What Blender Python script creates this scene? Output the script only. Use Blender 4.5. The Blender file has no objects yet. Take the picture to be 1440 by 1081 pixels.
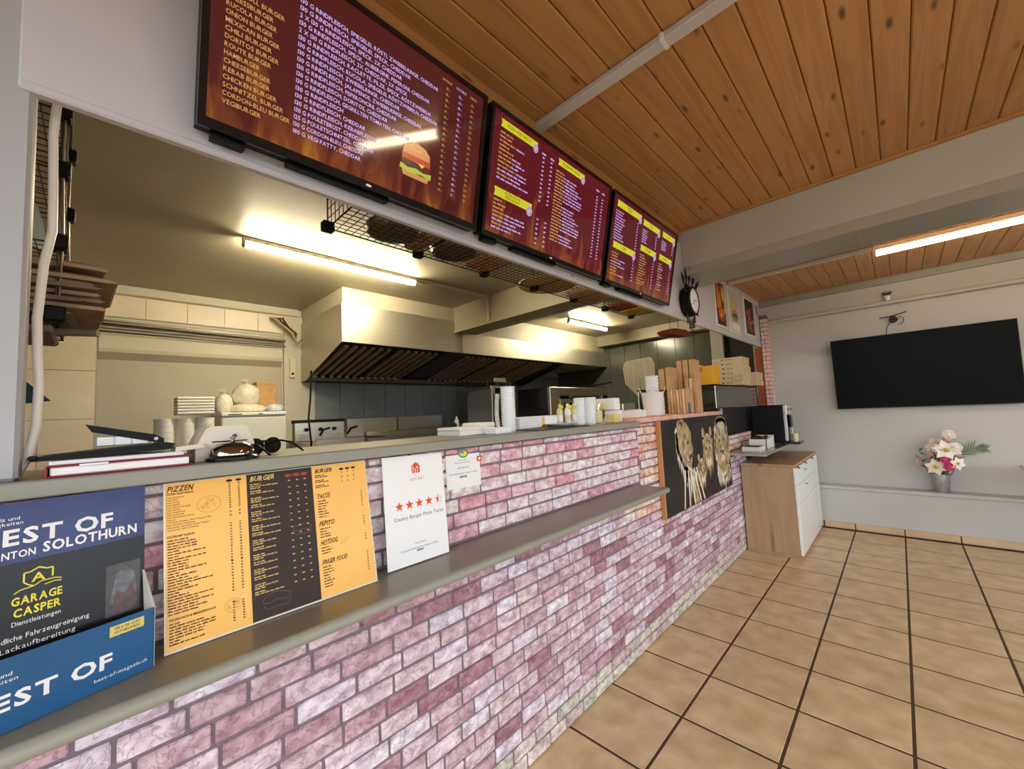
import bpy, bmesh, math, random
from mathutils import Vector, Matrix
rnd = random.Random(7)
S = bpy.context.scene
COL = S.collection
PI = math.pi

# ------------------------------------------------------------------ camera
cam = bpy.data.cameras.new('camera'); camo = bpy.data.objects.new('camera', cam); COL.objects.link(camo)
CAM_R = Vector((0.72222, 0.69034, -0.04241)); CAM_U = None
yaw, pit, rol = math.radians(43.8553), math.radians(4.2125), math.radians(-2.7031)
_f = Vector((-math.sin(yaw) * math.cos(pit), math.cos(yaw) * math.cos(pit), math.sin(pit)))
_r0 = Vector((math.cos(yaw), math.sin(yaw), 0)); _u0 = _r0.cross(_f)
CAM_R = _r0 * math.cos(rol) + _u0 * math.sin(rol)
CAM_U = -_r0 * math.sin(rol) + _u0 * math.cos(rol)
camo.matrix_world = Matrix(((CAM_R.x, CAM_U.x, -_f.x, 0), (CAM_R.y, CAM_U.y, -_f.y, 0), (CAM_R.z, CAM_U.z, -_f.z, 1.4), (0, 0, 0, 1)))
cam.sensor_width = 36; cam.lens = 564.17 * 36 / 1440; cam.clip_start = 0.02
S.camera = camo

# ------------------------------------------------------------------ world, exposure
W = bpy.data.worlds.new('daylight'); S.world = W; W.use_nodes = True
bg = W.node_tree.nodes['Background']; bg.inputs[1].default_value = 1.0
_tc = W.node_tree.nodes.new('ShaderNodeTexCoord'); _sx = W.node_tree.nodes.new('ShaderNodeSeparateXYZ'); _rp = W.node_tree.nodes.new('ShaderNodeValToRGB')
W.node_tree.links.new(_tc.outputs['Generated'], _sx.inputs[0]); W.node_tree.links.new(_sx.outputs['Z'], _rp.inputs[0]); W.node_tree.links.new(_rp.outputs[0], bg.inputs[0])
_mr = W.node_tree.nodes.new('ShaderNodeMapRange'); _mr.inputs['From Min'].default_value = -1; W.node_tree.links.new(_sx.outputs['Z'], _mr.inputs[0]); W.node_tree.links.new(_mr.outputs[0], _rp.inputs[0])
_e = _rp.color_ramp.elements; _e[0].position = 0.49; _e[0].color = (0.7, 0.68, 0.64, 1); _e[1].position = 0.51; _e[1].color = (3.9, 4.25, 4.6, 1)      # street below, bright overcast sky above
S.view_settings.view_transform = 'Standard'; S.view_settings.look = 'None'
S.view_settings.exposure = 0.12; S.view_settings.gamma = 1.0; S.view_settings.use_curve_mapping = False
S.cycles.use_denoising = True
S.cycles.max_bounces = 8; S.cycles.diffuse_bounces = 5; S.cycles.caustics_reflective = False; S.cycles.caustics_refractive = False
S.cycles.sample_clamp_indirect = 8
KITCHEN_LAMP = 160.0; DINING_LAMP = 28.0

# ------------------------------------------------------------------ materials
def lin(c):
    o = []
    for v in c[:3]:
        v = v / 255.0
        o.append(v / 12.92 if v <= 0.04045 else ((v + 0.055) / 1.055) ** 2.4)
    return (*o, 1.0)

MATS = {}
def mat(name, col, rough=0.6, metal=0.0, var=0.0, vscale=6.0, stretch=(1, 1, 1), bump=0.0, bscale=60.0, rand=0.0,
        emit=0.0, ecol=None, trans=0.0, col2=None, spec=0.5, detail=6.0, coat=0.0):
    if name in MATS: return MATS[name]
    m = bpy.data.materials.new(name); m.use_nodes = True; MATS[name] = m
    nt = m.node_tree; N = nt.nodes; L = nt.links; b = N['Principled BSDF']
    b.inputs['Base Color'].default_value = lin(col); b.inputs['Roughness'].default_value = rough
    b.inputs['Metallic'].default_value = metal; b.inputs['Specular IOR Level'].default_value = spec
    b.inputs['Transmission Weight'].default_value = trans
    b.inputs['Coat Weight'].default_value = coat
    if var or bump or col2:
        g = N.new('ShaderNodeNewGeometry'); mp = N.new('ShaderNodeMapping'); L.new(g.outputs['Position'], mp.inputs[0])
        mp.inputs['Scale'].default_value = stretch
    src = None
    if var or col2:
        n = N.new('ShaderNodeTexNoise'); L.new(mp.outputs[0], n.inputs['Vector'])
        n.inputs['Scale'].default_value = vscale; n.inputs['Detail'].default_value = detail
        r = N.new('ShaderNodeValToRGB'); L.new(n.outputs['Fac'], r.inputs[0])
        r.color_ramp.elements[0].position = 0.32; r.color_ramp.elements[1].position = 0.68
        c = lin(col)
        c2 = lin(col2) if col2 else tuple(min(1, x * (1 + var)) for x in c[:3]) + (1,)
        c1 = c if col2 else tuple(x * (1 - var) for x in c[:3]) + (1,)
        r.color_ramp.elements[0].color = c1; r.color_ramp.elements[1].color = c2
        src = r.outputs[0]
    if rand:
        oi = N.new('ShaderNodeObjectInfo'); h = N.new('ShaderNodeHueSaturation')
        mr = N.new('ShaderNodeMapRange'); L.new(oi.outputs['Random'], mr.inputs[0])
        mr.inputs['To Min'].default_value = 1 - rand; mr.inputs['To Max'].default_value = 1 + rand
        L.new(mr.outputs[0], h.inputs['Value'])
        if src: L.new(src, h.inputs['Color'])
        else: h.inputs['Color'].default_value = lin(col)
        src = h.outputs[0]
    if src: L.new(src, b.inputs['Base Color'])
    if bump:
        n2 = N.new('ShaderNodeTexNoise'); L.new(mp.outputs[0], n2.inputs['Vector']); n2.inputs['Scale'].default_value = bscale
        n2.inputs['Detail'].default_value = 5
        bp = N.new('ShaderNodeBump'); L.new(n2.outputs['Fac'], bp.inputs['Height']); bp.inputs['Strength'].default_value = bump
        bp.inputs['Distance'].default_value = 0.01; L.new(bp.outputs[0], b.inputs['Normal'])
    if emit:
        b.inputs['Emission Color'].default_value = lin(ecol or col); b.inputs['Emission Strength'].default_value = emit
        if src: L.new(src, b.inputs['Emission Color'])
    return m

def wood(name, base, dark, rough=0.35, scale=1.0, axis=(14, 1.2, 14), knots=True, rand=0.07, knot_amt=1.0):
    m = bpy.data.materials.new(name); m.use_nodes = True; MATS[name] = m
    nt = m.node_tree; N = nt.nodes; L = nt.links; b = N['Principled BSDF']; b.inputs['Roughness'].default_value = rough
    g = N.new('ShaderNodeNewGeometry'); oi = N.new('ShaderNodeObjectInfo')
    off = N.new('ShaderNodeVectorMath'); off.operation = 'MULTIPLY_ADD'
    cmb = N.new('ShaderNodeCombineXYZ'); L.new(oi.outputs['Random'], cmb.inputs[0]); L.new(oi.outputs['Random'], cmb.inputs[1])
    L.new(cmb.outputs[0], off.inputs[0]); off.inputs[1].default_value = (7, 31, 0); L.new(g.outputs['Position'], off.inputs[2])
    mp = N.new('ShaderNodeMapping'); L.new(off.outputs[0], mp.inputs[0]); mp.inputs['Scale'].default_value = tuple(a * scale for a in axis)
    n1 = N.new('ShaderNodeTexNoise'); L.new(mp.outputs[0], n1.inputs['Vector']); n1.inputs['Scale'].default_value = 1.0; n1.inputs['Detail'].default_value = 3; n1.inputs['Distortion'].default_value = 0.6
    wv = N.new('ShaderNodeMath'); wv.operation = 'MULTIPLY'; L.new(n1.outputs['Fac'], wv.inputs[0]); wv.inputs[1].default_value = 22
    sn = N.new('ShaderNodeMath'); sn.operation = 'SINE'; L.new(wv.outputs[0], sn.inputs[0])
    mr = N.new('ShaderNodeMapRange'); L.new(sn.outputs[0], mr.inputs[0]); mr.inputs['From Min'].default_value = -1; mr.inputs['To Min'].default_value = 0.0; mr.inputs['To Max'].default_value = 0.42
    mx = N.new('ShaderNodeMix'); mx.data_type = 'RGBA'; L.new(mr.outputs[0], mx.inputs['Factor'])
    mx.inputs[6].default_value = lin(base); mx.inputs[7].default_value = lin(dark)
    out = mx.outputs[2]
    if knots:
        mp2 = N.new('ShaderNodeMapping'); L.new(off.outputs[0], mp2.inputs[0]); mp2.inputs['Scale'].default_value = tuple(a * scale * k for a, k in zip(axis, (0.75, 3.6, 0.75)))
        vo = N.new('ShaderNodeTexVoronoi'); L.new(mp2.outputs[0], vo.inputs['Vector']); vo.inputs['Scale'].default_value = 1.0
        k = N.new('ShaderNodeMapRange'); L.new(vo.outputs['Distance'], k.inputs[0]); k.inputs['From Min'].default_value = 0.06; k.inputs['From Max'].default_value = 0.17
        k.inputs['To Min'].default_value = 0.85 * knot_amt; k.inputs['To Max'].default_value = 0
        m2 = N.new('ShaderNodeMix'); m2.data_type = 'RGBA'; L.new(k.outputs[0], m2.inputs['Factor']); L.new(out, m2.inputs[6])
        m2.inputs[7].default_value = lin(tuple(c * 0.45 for c in dark)); out = m2.outputs[2]
    h = N.new('ShaderNodeHueSaturation'); m3 = N.new('ShaderNodeMapRange'); L.new(oi.outputs['Random'], m3.inputs[0])
    m3.inputs['To Min'].default_value = 1 - rand; m3.inputs['To Max'].default_value = 1 + rand; L.new(m3.outputs[0], h.inputs['Value']); L.new(out, h.inputs['Color'])
    L.new(h.outputs[0], b.inputs['Base Color'])
    return m

def screen_mat(name, base, flame, z0, z1, strength, gloss=0.07):
    m = bpy.data.materials.new(name); m.use_nodes = True; nt = m.node_tree; N = nt.nodes; L = nt.links; b = N['Principled BSDF']
    b.inputs['Base Color'].default_value = (0.006, 0.004, 0.004, 1); b.inputs['Roughness'].default_value = gloss
    b.inputs['Specular IOR Level'].default_value = 0.75
    g = N.new('ShaderNodeNewGeometry'); mp = N.new('ShaderNodeMapping'); L.new(g.outputs['Position'], mp.inputs[0]); mp.inputs['Scale'].default_value = (1, 9, 3.2)
    n = N.new('ShaderNodeTexNoise'); L.new(mp.outputs[0], n.inputs['Vector']); n.inputs['Scale'].default_value = 1.6; n.inputs['Detail'].default_value = 5; n.inputs['Distortion'].default_value = 1.2
    sp = N.new('ShaderNodeSeparateXYZ'); L.new(g.outputs['Position'], sp.inputs[0])
    mr = N.new('ShaderNodeMapRange'); L.new(sp.outputs['Z'], mr.inputs[0]); mr.inputs['From Min'].default_value = z0; mr.inputs['From Max'].default_value = z1
    mr.inputs['To Min'].default_value = 0.08; mr.inputs['To Max'].default_value = -0.25
    ad = N.new('ShaderNodeMath'); ad.operation = 'ADD'; L.new(n.outputs['Fac'], ad.inputs[0]); L.new(mr.outputs[0], ad.inputs[1])
    r = N.new('ShaderNodeValToRGB'); L.new(ad.outputs[0], r.inputs[0]); e = r.color_ramp.elements
    e[0].position = 0.44; e[0].color = lin(base); e[1].position = 0.66; e[1].color = lin(tuple(0.55 * a + 0.45 * c for a, c in zip(base, flame)))
    x = e.new(0.80); x.color = lin(flame)
    L.new(r.outputs[0], b.inputs['Emission Color']); b.inputs['Emission Strength'].default_value = strength
    return m

m_soffit = mat('painted_soffit', (203, 202, 209), 0.55, var=0.03, vscale=3, bump=0.05, bscale=25)
m_post = mat('painted_post_grey', (176, 178, 182), 0.5, var=0.03, vscale=4, bump=0.05, bscale=30)
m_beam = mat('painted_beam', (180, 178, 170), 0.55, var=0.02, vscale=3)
m_under = mat('beam_underside_shade', (150, 152, 146), 0.35, var=0.03, vscale=2)  # underside's shade put into a darker grey; the far cornice strip shares it
m_wall = mat('painted_wall_grey', (190, 191, 188), 0.6, var=0.025, vscale=2.5, bump=0.04, bscale=40)
m_kceil = mat('kitchen_ceiling_paint', (180, 172, 146), 0.45, var=0.04, vscale=2)
m_kwall = mat('kitchen_wall_plaster', (210, 203, 184), 0.6, var=0.03, vscale=3)
m_niche = mat('niche_plaster', (188, 182, 164), 0.6, var=0.03, vscale=3)
m_top = mat('worktop_laminate', (128, 122, 104), 0.32, var=0.05, vscale=8)
m_topedge = mat('worktop_edge', (146, 145, 132), 0.45, var=0.03, vscale=8)
m_mortar = mat('brick_joint', (126, 112, 120), 0.9, var=0.12, vscale=30)
m_grout = mat('floor_grout', (74, 54, 40), 0.9)
m_tile = mat('floor_tile_beige', (192, 163, 122), 0.33, col2=(220, 195, 157), vscale=9, rand=0.05, bump=0.04, bscale=30, detail=8)
m_skirt = mat('skirting_tile_beige', (200, 170, 134), 0.35, col2=(216, 188, 152), vscale=7, rand=0.04)
m_tilebeige = mat('kitchen_tile_beige', (232, 216, 192), 0.35, col2=(240, 226, 204), vscale=5, rand=0.02)
m_tileblue = mat('kitchen_tile_slate', (122, 127, 130), 0.22, col2=(134, 139, 142), vscale=4, rand=0.06)
m_groutk = mat('kitchen_grout', (176, 176, 170), 0.8)
m_plank = wood('pine_plank', (192, 142, 86), (156, 106, 58), rough=0.38, axis=(16, 1.0, 16))
m_planktrim = wood('pine_trim', (176, 124, 72), (150, 100, 54), rough=0.4, axis=(1.0, 14, 14), knots=False)
m_plankgap = mat('plank_gap', (70, 40, 18), 0.8)
m_oak = wood('oak_veneer', (178, 148, 112), (156, 124, 88), rough=0.5, axis=(9, 9, 0.9), knots=True, rand=0.0, knot_amt=0.6)
m_steel = mat('stainless_steel', (196, 190, 172), 0.3, metal=1.0, var=0.05, vscale=4, stretch=(1, 1, 30))
m_steeld = mat('dark_steel', (92, 86, 76), 0.35, metal=1.0, var=0.1, vscale=8)
m_hood = mat('hood_steel', (200, 194, 178), 0.48, metal=0.9, var=0.03, vscale=3, stretch=(1, 1, 20))
m_baffle = mat('hood_baffle', (176, 152, 120), 0.35, metal=0.1, var=0.2, vscale=12)
m_filterdark = mat('hood_filter_dark', (30, 26, 22), 0.5, metal=0.5)
m_black = mat('black_plastic', (11, 11, 12), 0.45, spec=0.2)
m_blackgloss = mat('black_gloss', (14, 14, 16), 0.12)
m_blackmatte = mat('black_matte', (26, 27, 30), 0.6)
m_white = mat('white_plastic', (236, 236, 232), 0.4)
m_cream = mat('cream_plastic', (226, 216, 196), 0.4)
m_paper = mat('white_paper', (242, 244, 244), 0.7)
m_foam = mat('white_foam_box', (246, 244, 232), 0.7, var=0.03, vscale=40)
m_kraft = mat('kraft_card', (222, 188, 146), 0.8, var=0.06, vscale=12)
m_kraftd = mat('kraft_card_dark', (200, 160, 116), 0.8, var=0.08, vscale=20)
m_pizzabox = mat('pizza_box_card', (222, 202, 162), 0.8, var=0.03, vscale=10)
m_brown = mat('brown_ink', (92, 62, 44), 0.8)
m_yellowbox = mat('yellow_carton', (238, 178, 40), 0.6)
m_chrome = mat('chrome', (150, 142, 132), 0.10, metal=1.0)
m_wire = mat('wire_dark', (62, 54, 42), 0.5, metal=0.4)
m_cable = mat('white_cable', (240, 236, 230), 0.4)
m_maroon = mat('maroon_cover', (142, 28, 60), 0.5)
m_lampk = mat('kitchen_tube_glow', (255, 240, 205), 0.5, emit=KITCHEN_LAMP, ecol=(255, 238, 200))
m_lampd = mat('dining_tube_glow', (255, 232, 190), 0.5, emit=DINING_LAMP, ecol=(255, 230, 188))
m_lampbody = mat('lamp_housing', (226, 220, 200), 0.4)
m_trunking = mat('white_trunking', (204, 200, 196), 0.45)
m_orangewood = mat('orange_brown_jamb', (150, 78, 34), 0.5, var=0.08, vscale=10, stretch=(1, 1, 0.2))
m_fridge = mat('fridge_enamel', (208, 210, 200), 0.35, var=0.02, vscale=10)
m_glass = mat('clear_glass', (235, 240, 238), 0.04, trans=1.0)
m_tint = mat('smoked_glass', (150, 150, 140), 0.08, trans=0.9)
m_plastic = mat('clear_plastic_film', (236, 230, 212), 0.25, trans=0.35, var=0.1, vscale=40, bump=0.8, bscale=40)
m_zinc = mat('zinc_bucket', (176, 180, 184), 0.4, metal=0.7, var=0.15, vscale=30, bump=0.2, bscale=60)
m_leaf = mat('leaf_green', (78, 104, 62), 0.55, var=0.2, vscale=30)
m_leafpale = mat('palm_green', (98, 122, 82), 0.55, var=0.15, vscale=30)
m_petalw = mat('petal_white', (244, 238, 230), 0.6, var=0.04, vscale=60)
m_petalp = mat('petal_pale_pink', (226, 192, 184), 0.6, var=0.06, vscale=60)
m_petalm = mat('petal_magenta', (214, 88, 140), 0.6, var=0.12, vscale=60)
m_pollen = mat('flower_centre', (196, 178, 72), 0.7)
m_teal = mat('teal_cloth', (36, 74, 92), 0.9)
m_bluegrey = mat('blue_grey_board', (112, 128, 128), 0.6)
m_navy = mat('magazine_navy', (18, 32, 92), 0.2, col2=(36, 56, 124), vscale=7, spec=0.3)
m_magblack = mat('magazine_black', (26, 27, 29), 0.25, var=0.15, vscale=6, spec=0.25)
m_stand = mat('stand_blue', (28, 90, 140), 0.35, var=0.08, vscale=5)
m_standin = mat('stand_card_inner', (196, 190, 176), 0.8)
m_badge = mat('badge_yellow', (222, 208, 120), 0.5)
m_inkwhite = mat('ink_white', (244, 244, 246), 0.5)
m_inkyellow = mat('ink_yellow', (236, 224, 60), 0.5)
m_inkblack = mat('ink_black', (32, 26, 22), 0.7)
m_inkbrown = mat('ink_brown', (112, 84, 40), 0.7)
m_inkgrey = mat('ink_grey', (82, 80, 80), 0.7)
m_inkorange = mat('ink_orange', (226, 82, 30), 0.6)
m_inkfaint = mat('ink_faint_line', (186, 136, 62), 0.7)
m_inkfaintd = mat('ink_faint_brown', (118, 100, 86), 0.7)
m_menuyellow = mat('menu_amber', (246, 184, 74), 0.3, var=0.03, vscale=5)
m_menudark = mat('menu_brown', (58, 45, 42), 0.45, var=0.05, vscale=6, spec=0.2)
m_acrylic = mat('acrylic_edge', (214, 208, 190), 0.15)
m_greyblue = mat('ink_pale_blue', (120, 170, 190), 0.6)

# ------------------------------------------------------------------ mesh builder
class MB:
    def __init__(s): s.v = []; s.f = []; s.m = []
    def add(s, vs, fs, mi=0):
        o = len(s.v); s.v += [tuple(v) for v in vs]; s.f += [tuple(i + o for i in f) for f in fs]; s.m += [mi] * len(fs); return s
    def box(s, x0, x1, y0, y1, z0, z1, mi=0):
        return s.add([(x0, y0, z0), (x1, y0, z0), (x1, y1, z0), (x0, y1, z0), (x0, y0, z1), (x1, y0, z1), (x1, y1, z1), (x0, y1, z1)],
                     [(3, 2, 1, 0), (4, 5, 6, 7), (0, 1, 5, 4), (1, 2, 6, 5), (2, 3, 7, 6), (3, 0, 4, 7)], mi)
    def cbox(s, x0, x1, y0, y1, z0, z1, c=0.004, mi=0):
        lo = (x0, y0, z0); hi = (x1, y1, z1); vs = []; idx = {}
        c = min(c, (x1 - x0) * .45, (y1 - y0) * .45, (z1 - z0) * .45)
        for sx in (0, 1):
            for sy in (0, 1):
                for sz in (0, 1):
                    sg = (sx, sy, sz)
                    for a in range(3):
                        p = [hi[i] - c if sg[i] else lo[i] + c for i in range(3)]
                        p[a] = hi[a] if sg[a] else lo[a]
                        idx[(sg, a)] = len(vs); vs.append(p)
        fs = []
        for a in range(3):
            b, d = [i for i in range(3) if i != a]
            for sgn in (0, 1):
                q = []
                for (u, w) in ((0, 0), (1, 0), (1, 1), (0, 1)):
                    sg = [0, 0, 0]; sg[a] = sgn; sg[b] = u; sg[d] = w; q.append(idx[(tuple(sg), a)])
                fs.append(tuple(q))
            for (u, w) in ((0, 0), (1, 0), (1, 1), (0, 1)):     # edges parallel to a
                q = []
                for t in (0, 1):
                    sg = [0, 0, 0]; sg[a] = t; sg[b] = u; sg[d] = w; sg = tuple(sg)
                    q.append((idx[(sg, b)], idx[(sg, d)]))
                fs.append((q[0][0], q[0][1], q[1][1], q[1][0]))
        for sx in (0, 1):
            for sy in (0, 1):
                for sz in (0, 1): fs.append(tuple(idx[((sx, sy, sz), a)] for a in range(3)))
        return s.add(vs, fs, mi)
    def obox(s, O, X, Y, Z, mi=0):          # oriented box from corner O along the three edge vectors
        O, X, Y, Z = map(Vector, (O, X, Y, Z))
        return s.add([O, O + X, O + X + Y, O + Y, O + Z, O + X + Z, O + X + Y + Z, O + Y + Z],
                     [(3, 2, 1, 0), (4, 5, 6, 7), (0, 1, 5, 4), (1, 2, 6, 5), (2, 3, 7, 6), (3, 0, 4, 7)], mi)
    def cyl(s, p0, p1, r0, r1=None, n=12, mi=0, caps=True):
        p0, p1 = Vector(p0), Vector(p1); r1 = r0 if r1 is None else r1
        d = (p1 - p0).normalized(); a = d.orthogonal().normalized(); b = d.cross(a)
        vs = []
        for p, r in ((p0, r0), (p1, r1)):
            for i in range(n):
                t = 2 * PI * i / n; vs.append(p + a * math.cos(t) * r + b * math.sin(t) * r)
        fs = [(i, (i + 1) % n, n + (i + 1) % n, n + i) for i in range(n)]
        if caps: fs += [tuple(range(n - 1, -1, -1)), tuple(range(n, 2 * n))]
        return s.add(vs, fs, mi)
    def tube(s, pts, r, n=8, mi=0):
        pts = [Vector(p) for p in pts]; rings = []; prev = None
        vs = []
        for i, p in enumerate(pts):
            d = (pts[min(i + 1, len(pts) - 1)] - pts[max(i - 1, 0)]).normalized()
            a = d.orthogonal().normalized() if prev is None else (prev - d * prev.dot(d)).normalized()
            prev = a; b = d.cross(a)
            vs += [p + a * math.cos(2 * PI * k / n) * r + b * math.sin(2 * PI * k / n) * r for k in range(n)]
        fs = []
        for i in range(len(pts) - 1):
            for k in range(n):
                fs.append((i * n + k, i * n + (k + 1) % n, (i + 1) * n + (k + 1) % n, (i + 1) * n + k))
        fs += [tuple(range(n - 1, -1, -1)), tuple(range((len(pts) - 1) * n, len(pts) * n))]
        return s.add(vs, fs, mi)
    def lathe(s, prof, c, n=16, mi=0, axis='z'):
        vs = []
        for (r, z) in prof:
            for i in range(n):
                t = 2 * PI * i / n; p = (r * math.cos(t), r * math.sin(t), z)
                if axis == 'x': p = (z, p[0], p[1])
                if axis == 'y': p = (p[0], z, p[1])
                vs.append((c[0] + p[0], c[1] + p[1], c[2] + p[2]))
        fs = []
        for j in range(len(prof) - 1):
            for i in range(n): fs.append((j * n + i, j * n + (i + 1) % n, (j + 1) * n + (i + 1) % n, (j + 1) * n + i))
        fs += [tuple(range(n - 1, -1, -1)), tuple(range((len(prof) - 1) * n, len(prof) * n))]
        return s.add(vs, fs, mi)
    def prism(s, poly, O, X, Y, D, mi=0):   # 2D polygon in the plane O,X,Y extruded by vector D
        O, X, Y, D = map(Vector, (O, X, Y, D)); n = len(poly)
        a = [O + X * p[0] + Y * p[1] for p in poly]; vs = a + [p + D for p in a]
        fs = [tuple(range(n - 1, -1, -1)), tuple(range(n, 2 * n))] + [(i, (i + 1) % n, n + (i + 1) % n, n + i) for i in range(n)]
        return s.add(vs, fs, mi)
    def sphere(s, c, r, n=10, k=6, mi=0, sc=(1, 1, 1)):
        prof = [(max(1e-4, math.sin(PI * j / k)), -math.cos(PI * j / k)) for j in range(k + 1)]
        vs = []
        for (q, z) in prof:
            for i in range(n):
                t = 2 * PI * i / n; vs.append((c[0] + q * math.cos(t) * r * sc[0], c[1] + q * math.sin(t) * r * sc[1], c[2] + z * r * sc[2]))
        fs = [(j * n + i, j * n + (i + 1) % n, (j + 1) * n + (i + 1) % n, (j + 1) * n + i) for j in range(k) for i in range(n)]
        return s.add(vs, fs, mi)

OFF = {}
def obj(name, mb, mats, parent=None, smooth=False, stuff=False, label=None, local=False):
    me = bpy.data.meshes.new(name); off = OFF.get(parent.name, Vector((0, 0, 0))) if (parent and not local) else Vector((0, 0, 0))
    me.from_pydata([tuple(Vector(v) - off) for v in mb.v], [], mb.f)
    for m in (mats if isinstance(mats, (list, tuple)) else [mats]): me.materials.append(m)
    me.polygons.foreach_set('material_index', mb.m)
    me.update()
    bm = bmesh.new(); bm.from_mesh(me); bmesh.ops.recalc_face_normals(bm, faces=bm.faces); bm.to_mesh(me); bm.free()
    if smooth:
        me.polygons.foreach_set('use_smooth', [True] * len(me.polygons))
        try: me.set_sharp_from_angle(angle=math.radians(40))
        except Exception: pass
    o = bpy.data.objects.new(name, me); COL.objects.link(o)
    if parent:
        o.parent = parent; OFF[o.name] = off if not local else Vector((0, 0, 0))
    else: OFF[o.name] = Vector((0, 0, 0))
    if stuff: o['kind'] = 'stuff'
    if label: o['label'] = label
    return o
def tag(o, label, cat, group=None):
    o['label'] = label; o['category'] = cat
    if group: o['group'] = group
    return o
def thing(name, label, cat, loc=(0, 0, 0), group=None, rz=0):
    o = bpy.data.objects.new(name, None); COL.objects.link(o); o.empty_display_size = 0.05
    o.location = loc; o.rotation_euler = (0, 0, rz); OFF[o.name] = Vector(loc)
    return tag(o, label, cat, group)
def struct(name, mb, mats, smooth=False):
    o = obj(name, mb, mats, smooth=smooth); o['kind'] = 'structure'; return o
def inst(name, me, parent, loc=(0, 0, 0), rot=(0, 0, 0), scale=(1, 1, 1)):
    o = bpy.data.objects.new(name, me); COL.objects.link(o); o.parent = parent
    o.location = Vector(loc) - OFF[parent.name]; o.rotation_euler = rot; o.scale = scale; OFF[o.name] = Vector((0, 0, 0)); return o
def mesh_of(name, mb, mats):
    me = bpy.data.meshes.new(name); me.from_pydata(mb.v, [], mb.f)
    for m in (mats if isinstance(mats, (list, tuple)) else [mats]): me.materials.append(m)
    me.polygons.foreach_set('material_index', mb.m); me.update()
    bm = bmesh.new(); bm.from_mesh(me); bmesh.ops.recalc_face_normals(bm, faces=bm.faces); bm.to_mesh(me); bm.free()
    return me
def dup(root, loc, label, group=None, rz=None):
    r = root.copy(); COL.objects.link(r); r.location = loc; r['label'] = label
    if rz is not None: r.rotation_euler = (0, 0, rz)
    if group: r['group'] = group
    for ch in list(root.children):
        c = ch.copy(); COL.objects.link(c); c.parent = r
        for gch in ch.children:
            d = gch.copy(); COL.objects.link(d); d.parent = c
    return r

# ------------------------------------------------------------------ lettering
GL = {}
def glyph(ch, bold):
    k = (ch, bold)
    if k in GL: return GL[k]
    c = bpy.data.curves.new('glyph', 'FONT'); c.body = ch; c.size = 1.0; c.resolution_u = 2; c.offset = bold
    o = bpy.data.objects.new('glyph', c); m = o.to_mesh()
    vs = [(v.co.x, v.co.y) for v in m.vertices]; fs = [tuple(p.vertices) for p in m.polygons]
    o.to_mesh_clear(); bpy.data.objects.remove(o); bpy.data.curves.remove(c)
    x0 = min((v[0] for v in vs), default=0.0); vs = [(v[0] - x0 + 0.045, v[1]) for v in vs]
    w = (max(v[0] for v in vs) + 0.045) if vs else 0.3
    GL[k] = (vs, fs, w); return GL[k]
def text_width(s, bold=0.0, track=0.0): return sum((0.3 if c == ' ' else glyph(c, bold)[2]) + track for c in s)
def text(mb, s, O, X, Y, cap, mi=0, bold=0.0, shear=0.0, fit=None, align='l', lift=0.0006, track=0.0, jitter=0.0):
    O, X, Y = Vector(O), Vector(X).normalized(), Vector(Y).normalized(); Nn = X.cross(Y) * lift
    sc = cap / 0.70; w = text_width(s, bold, track) * sc; sx = sc * (fit / w if fit else 1.0)
    tw = fit or w; x = 0.0 if align == 'l' else (-tw if align == 'r' else -tw / 2)
    for c in s:
        if c == ' ': x += (0.3 + track) * sx; continue
        vs, fs, gw = glyph(c, bold); j = rnd.uniform(-jitter, jitter) * cap if jitter else 0
        mb.add([O + X * (x + v[0] * sx + v[1] * sc * shear) + Y * (v[1] * sc + j) + Nn for v in vs], fs, mi)
        x += (gw + track) * sx
def scribble(mb, O, X, Y, words, cap, mi=0, lift=0.0006, width=None):
    """print too small to read: a row of letter-sized strokes in word groups"""
    O, X, Y = Vector(O), Vector(X).normalized(), Vector(Y).normalized(); Nn = X.cross(Y) * lift; x = 0.0
    total = sum(words) + len(words) - 1; step = (width / total) if width else cap * 0.62
    for w in words:
        for i in range(w):
            h = cap * rnd.choice((0.72, 0.72, 0.9, 1.0)); a = O + X * x + Nn; b = X * step * 0.72
            mb.add([a, a + b, a + b + Y * h, a + Y * h], [(0, 1, 2, 3)], mi); x += step
        x += step
def words_for(n):
    out = []
    while n > 0:
        k = min(n, rnd.choice((3, 4, 5, 6, 7, 8))); out.append(k); n -= k + 1
    return out
def rect(mb, O, X, Y, u0, u1, v0, v1, mi=0, lift=0.0003):
    O, X, Y = Vector(O), Vector(X).normalized(), Vector(Y).normalized(); Nn = X.cross(Y) * lift
    mb.add([O + X * u + Y * v + Nn for u, v in ((u0, v0), (u1, v0), (u1, v1), (u0, v1))], [(0, 1, 2, 3)], mi)
def poly(mb, pts, O, X, Y, mi=0, lift=0.0005):
    O, X, Y = Vector(O), Vector(X).normalized(), Vector(Y).normalized(); Nn = X.cross(Y) * lift
    mb.add([O + X * u + Y * v + Nn for u, v in pts], [tuple(range(len(pts)))], mi)
def ell(cu, cv, a, b, n=16, t0=0, rot=0.0):
    o = []
    for i in range(n):
        t = t0 + 2 * PI * i / n; x, y = a * math.cos(t), b * math.sin(t)
        o.append((cu + x * math.cos(rot) - y * math.sin(rot), cv + x * math.sin(rot) + y * math.cos(rot)))
    return o
def ring(mb, cu, cv, a, b, w, O, X, Y, mi=0, n=20, lift=0.0005):
    p = ell(cu, cv, a, b, n); q = ell(cu, cv, a - w, b - w, n)
    for i in range(n): poly(mb, [p[i], p[(i + 1) % n], q[(i + 1) % n], q[i]], O, X, Y, mi, lift)
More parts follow.
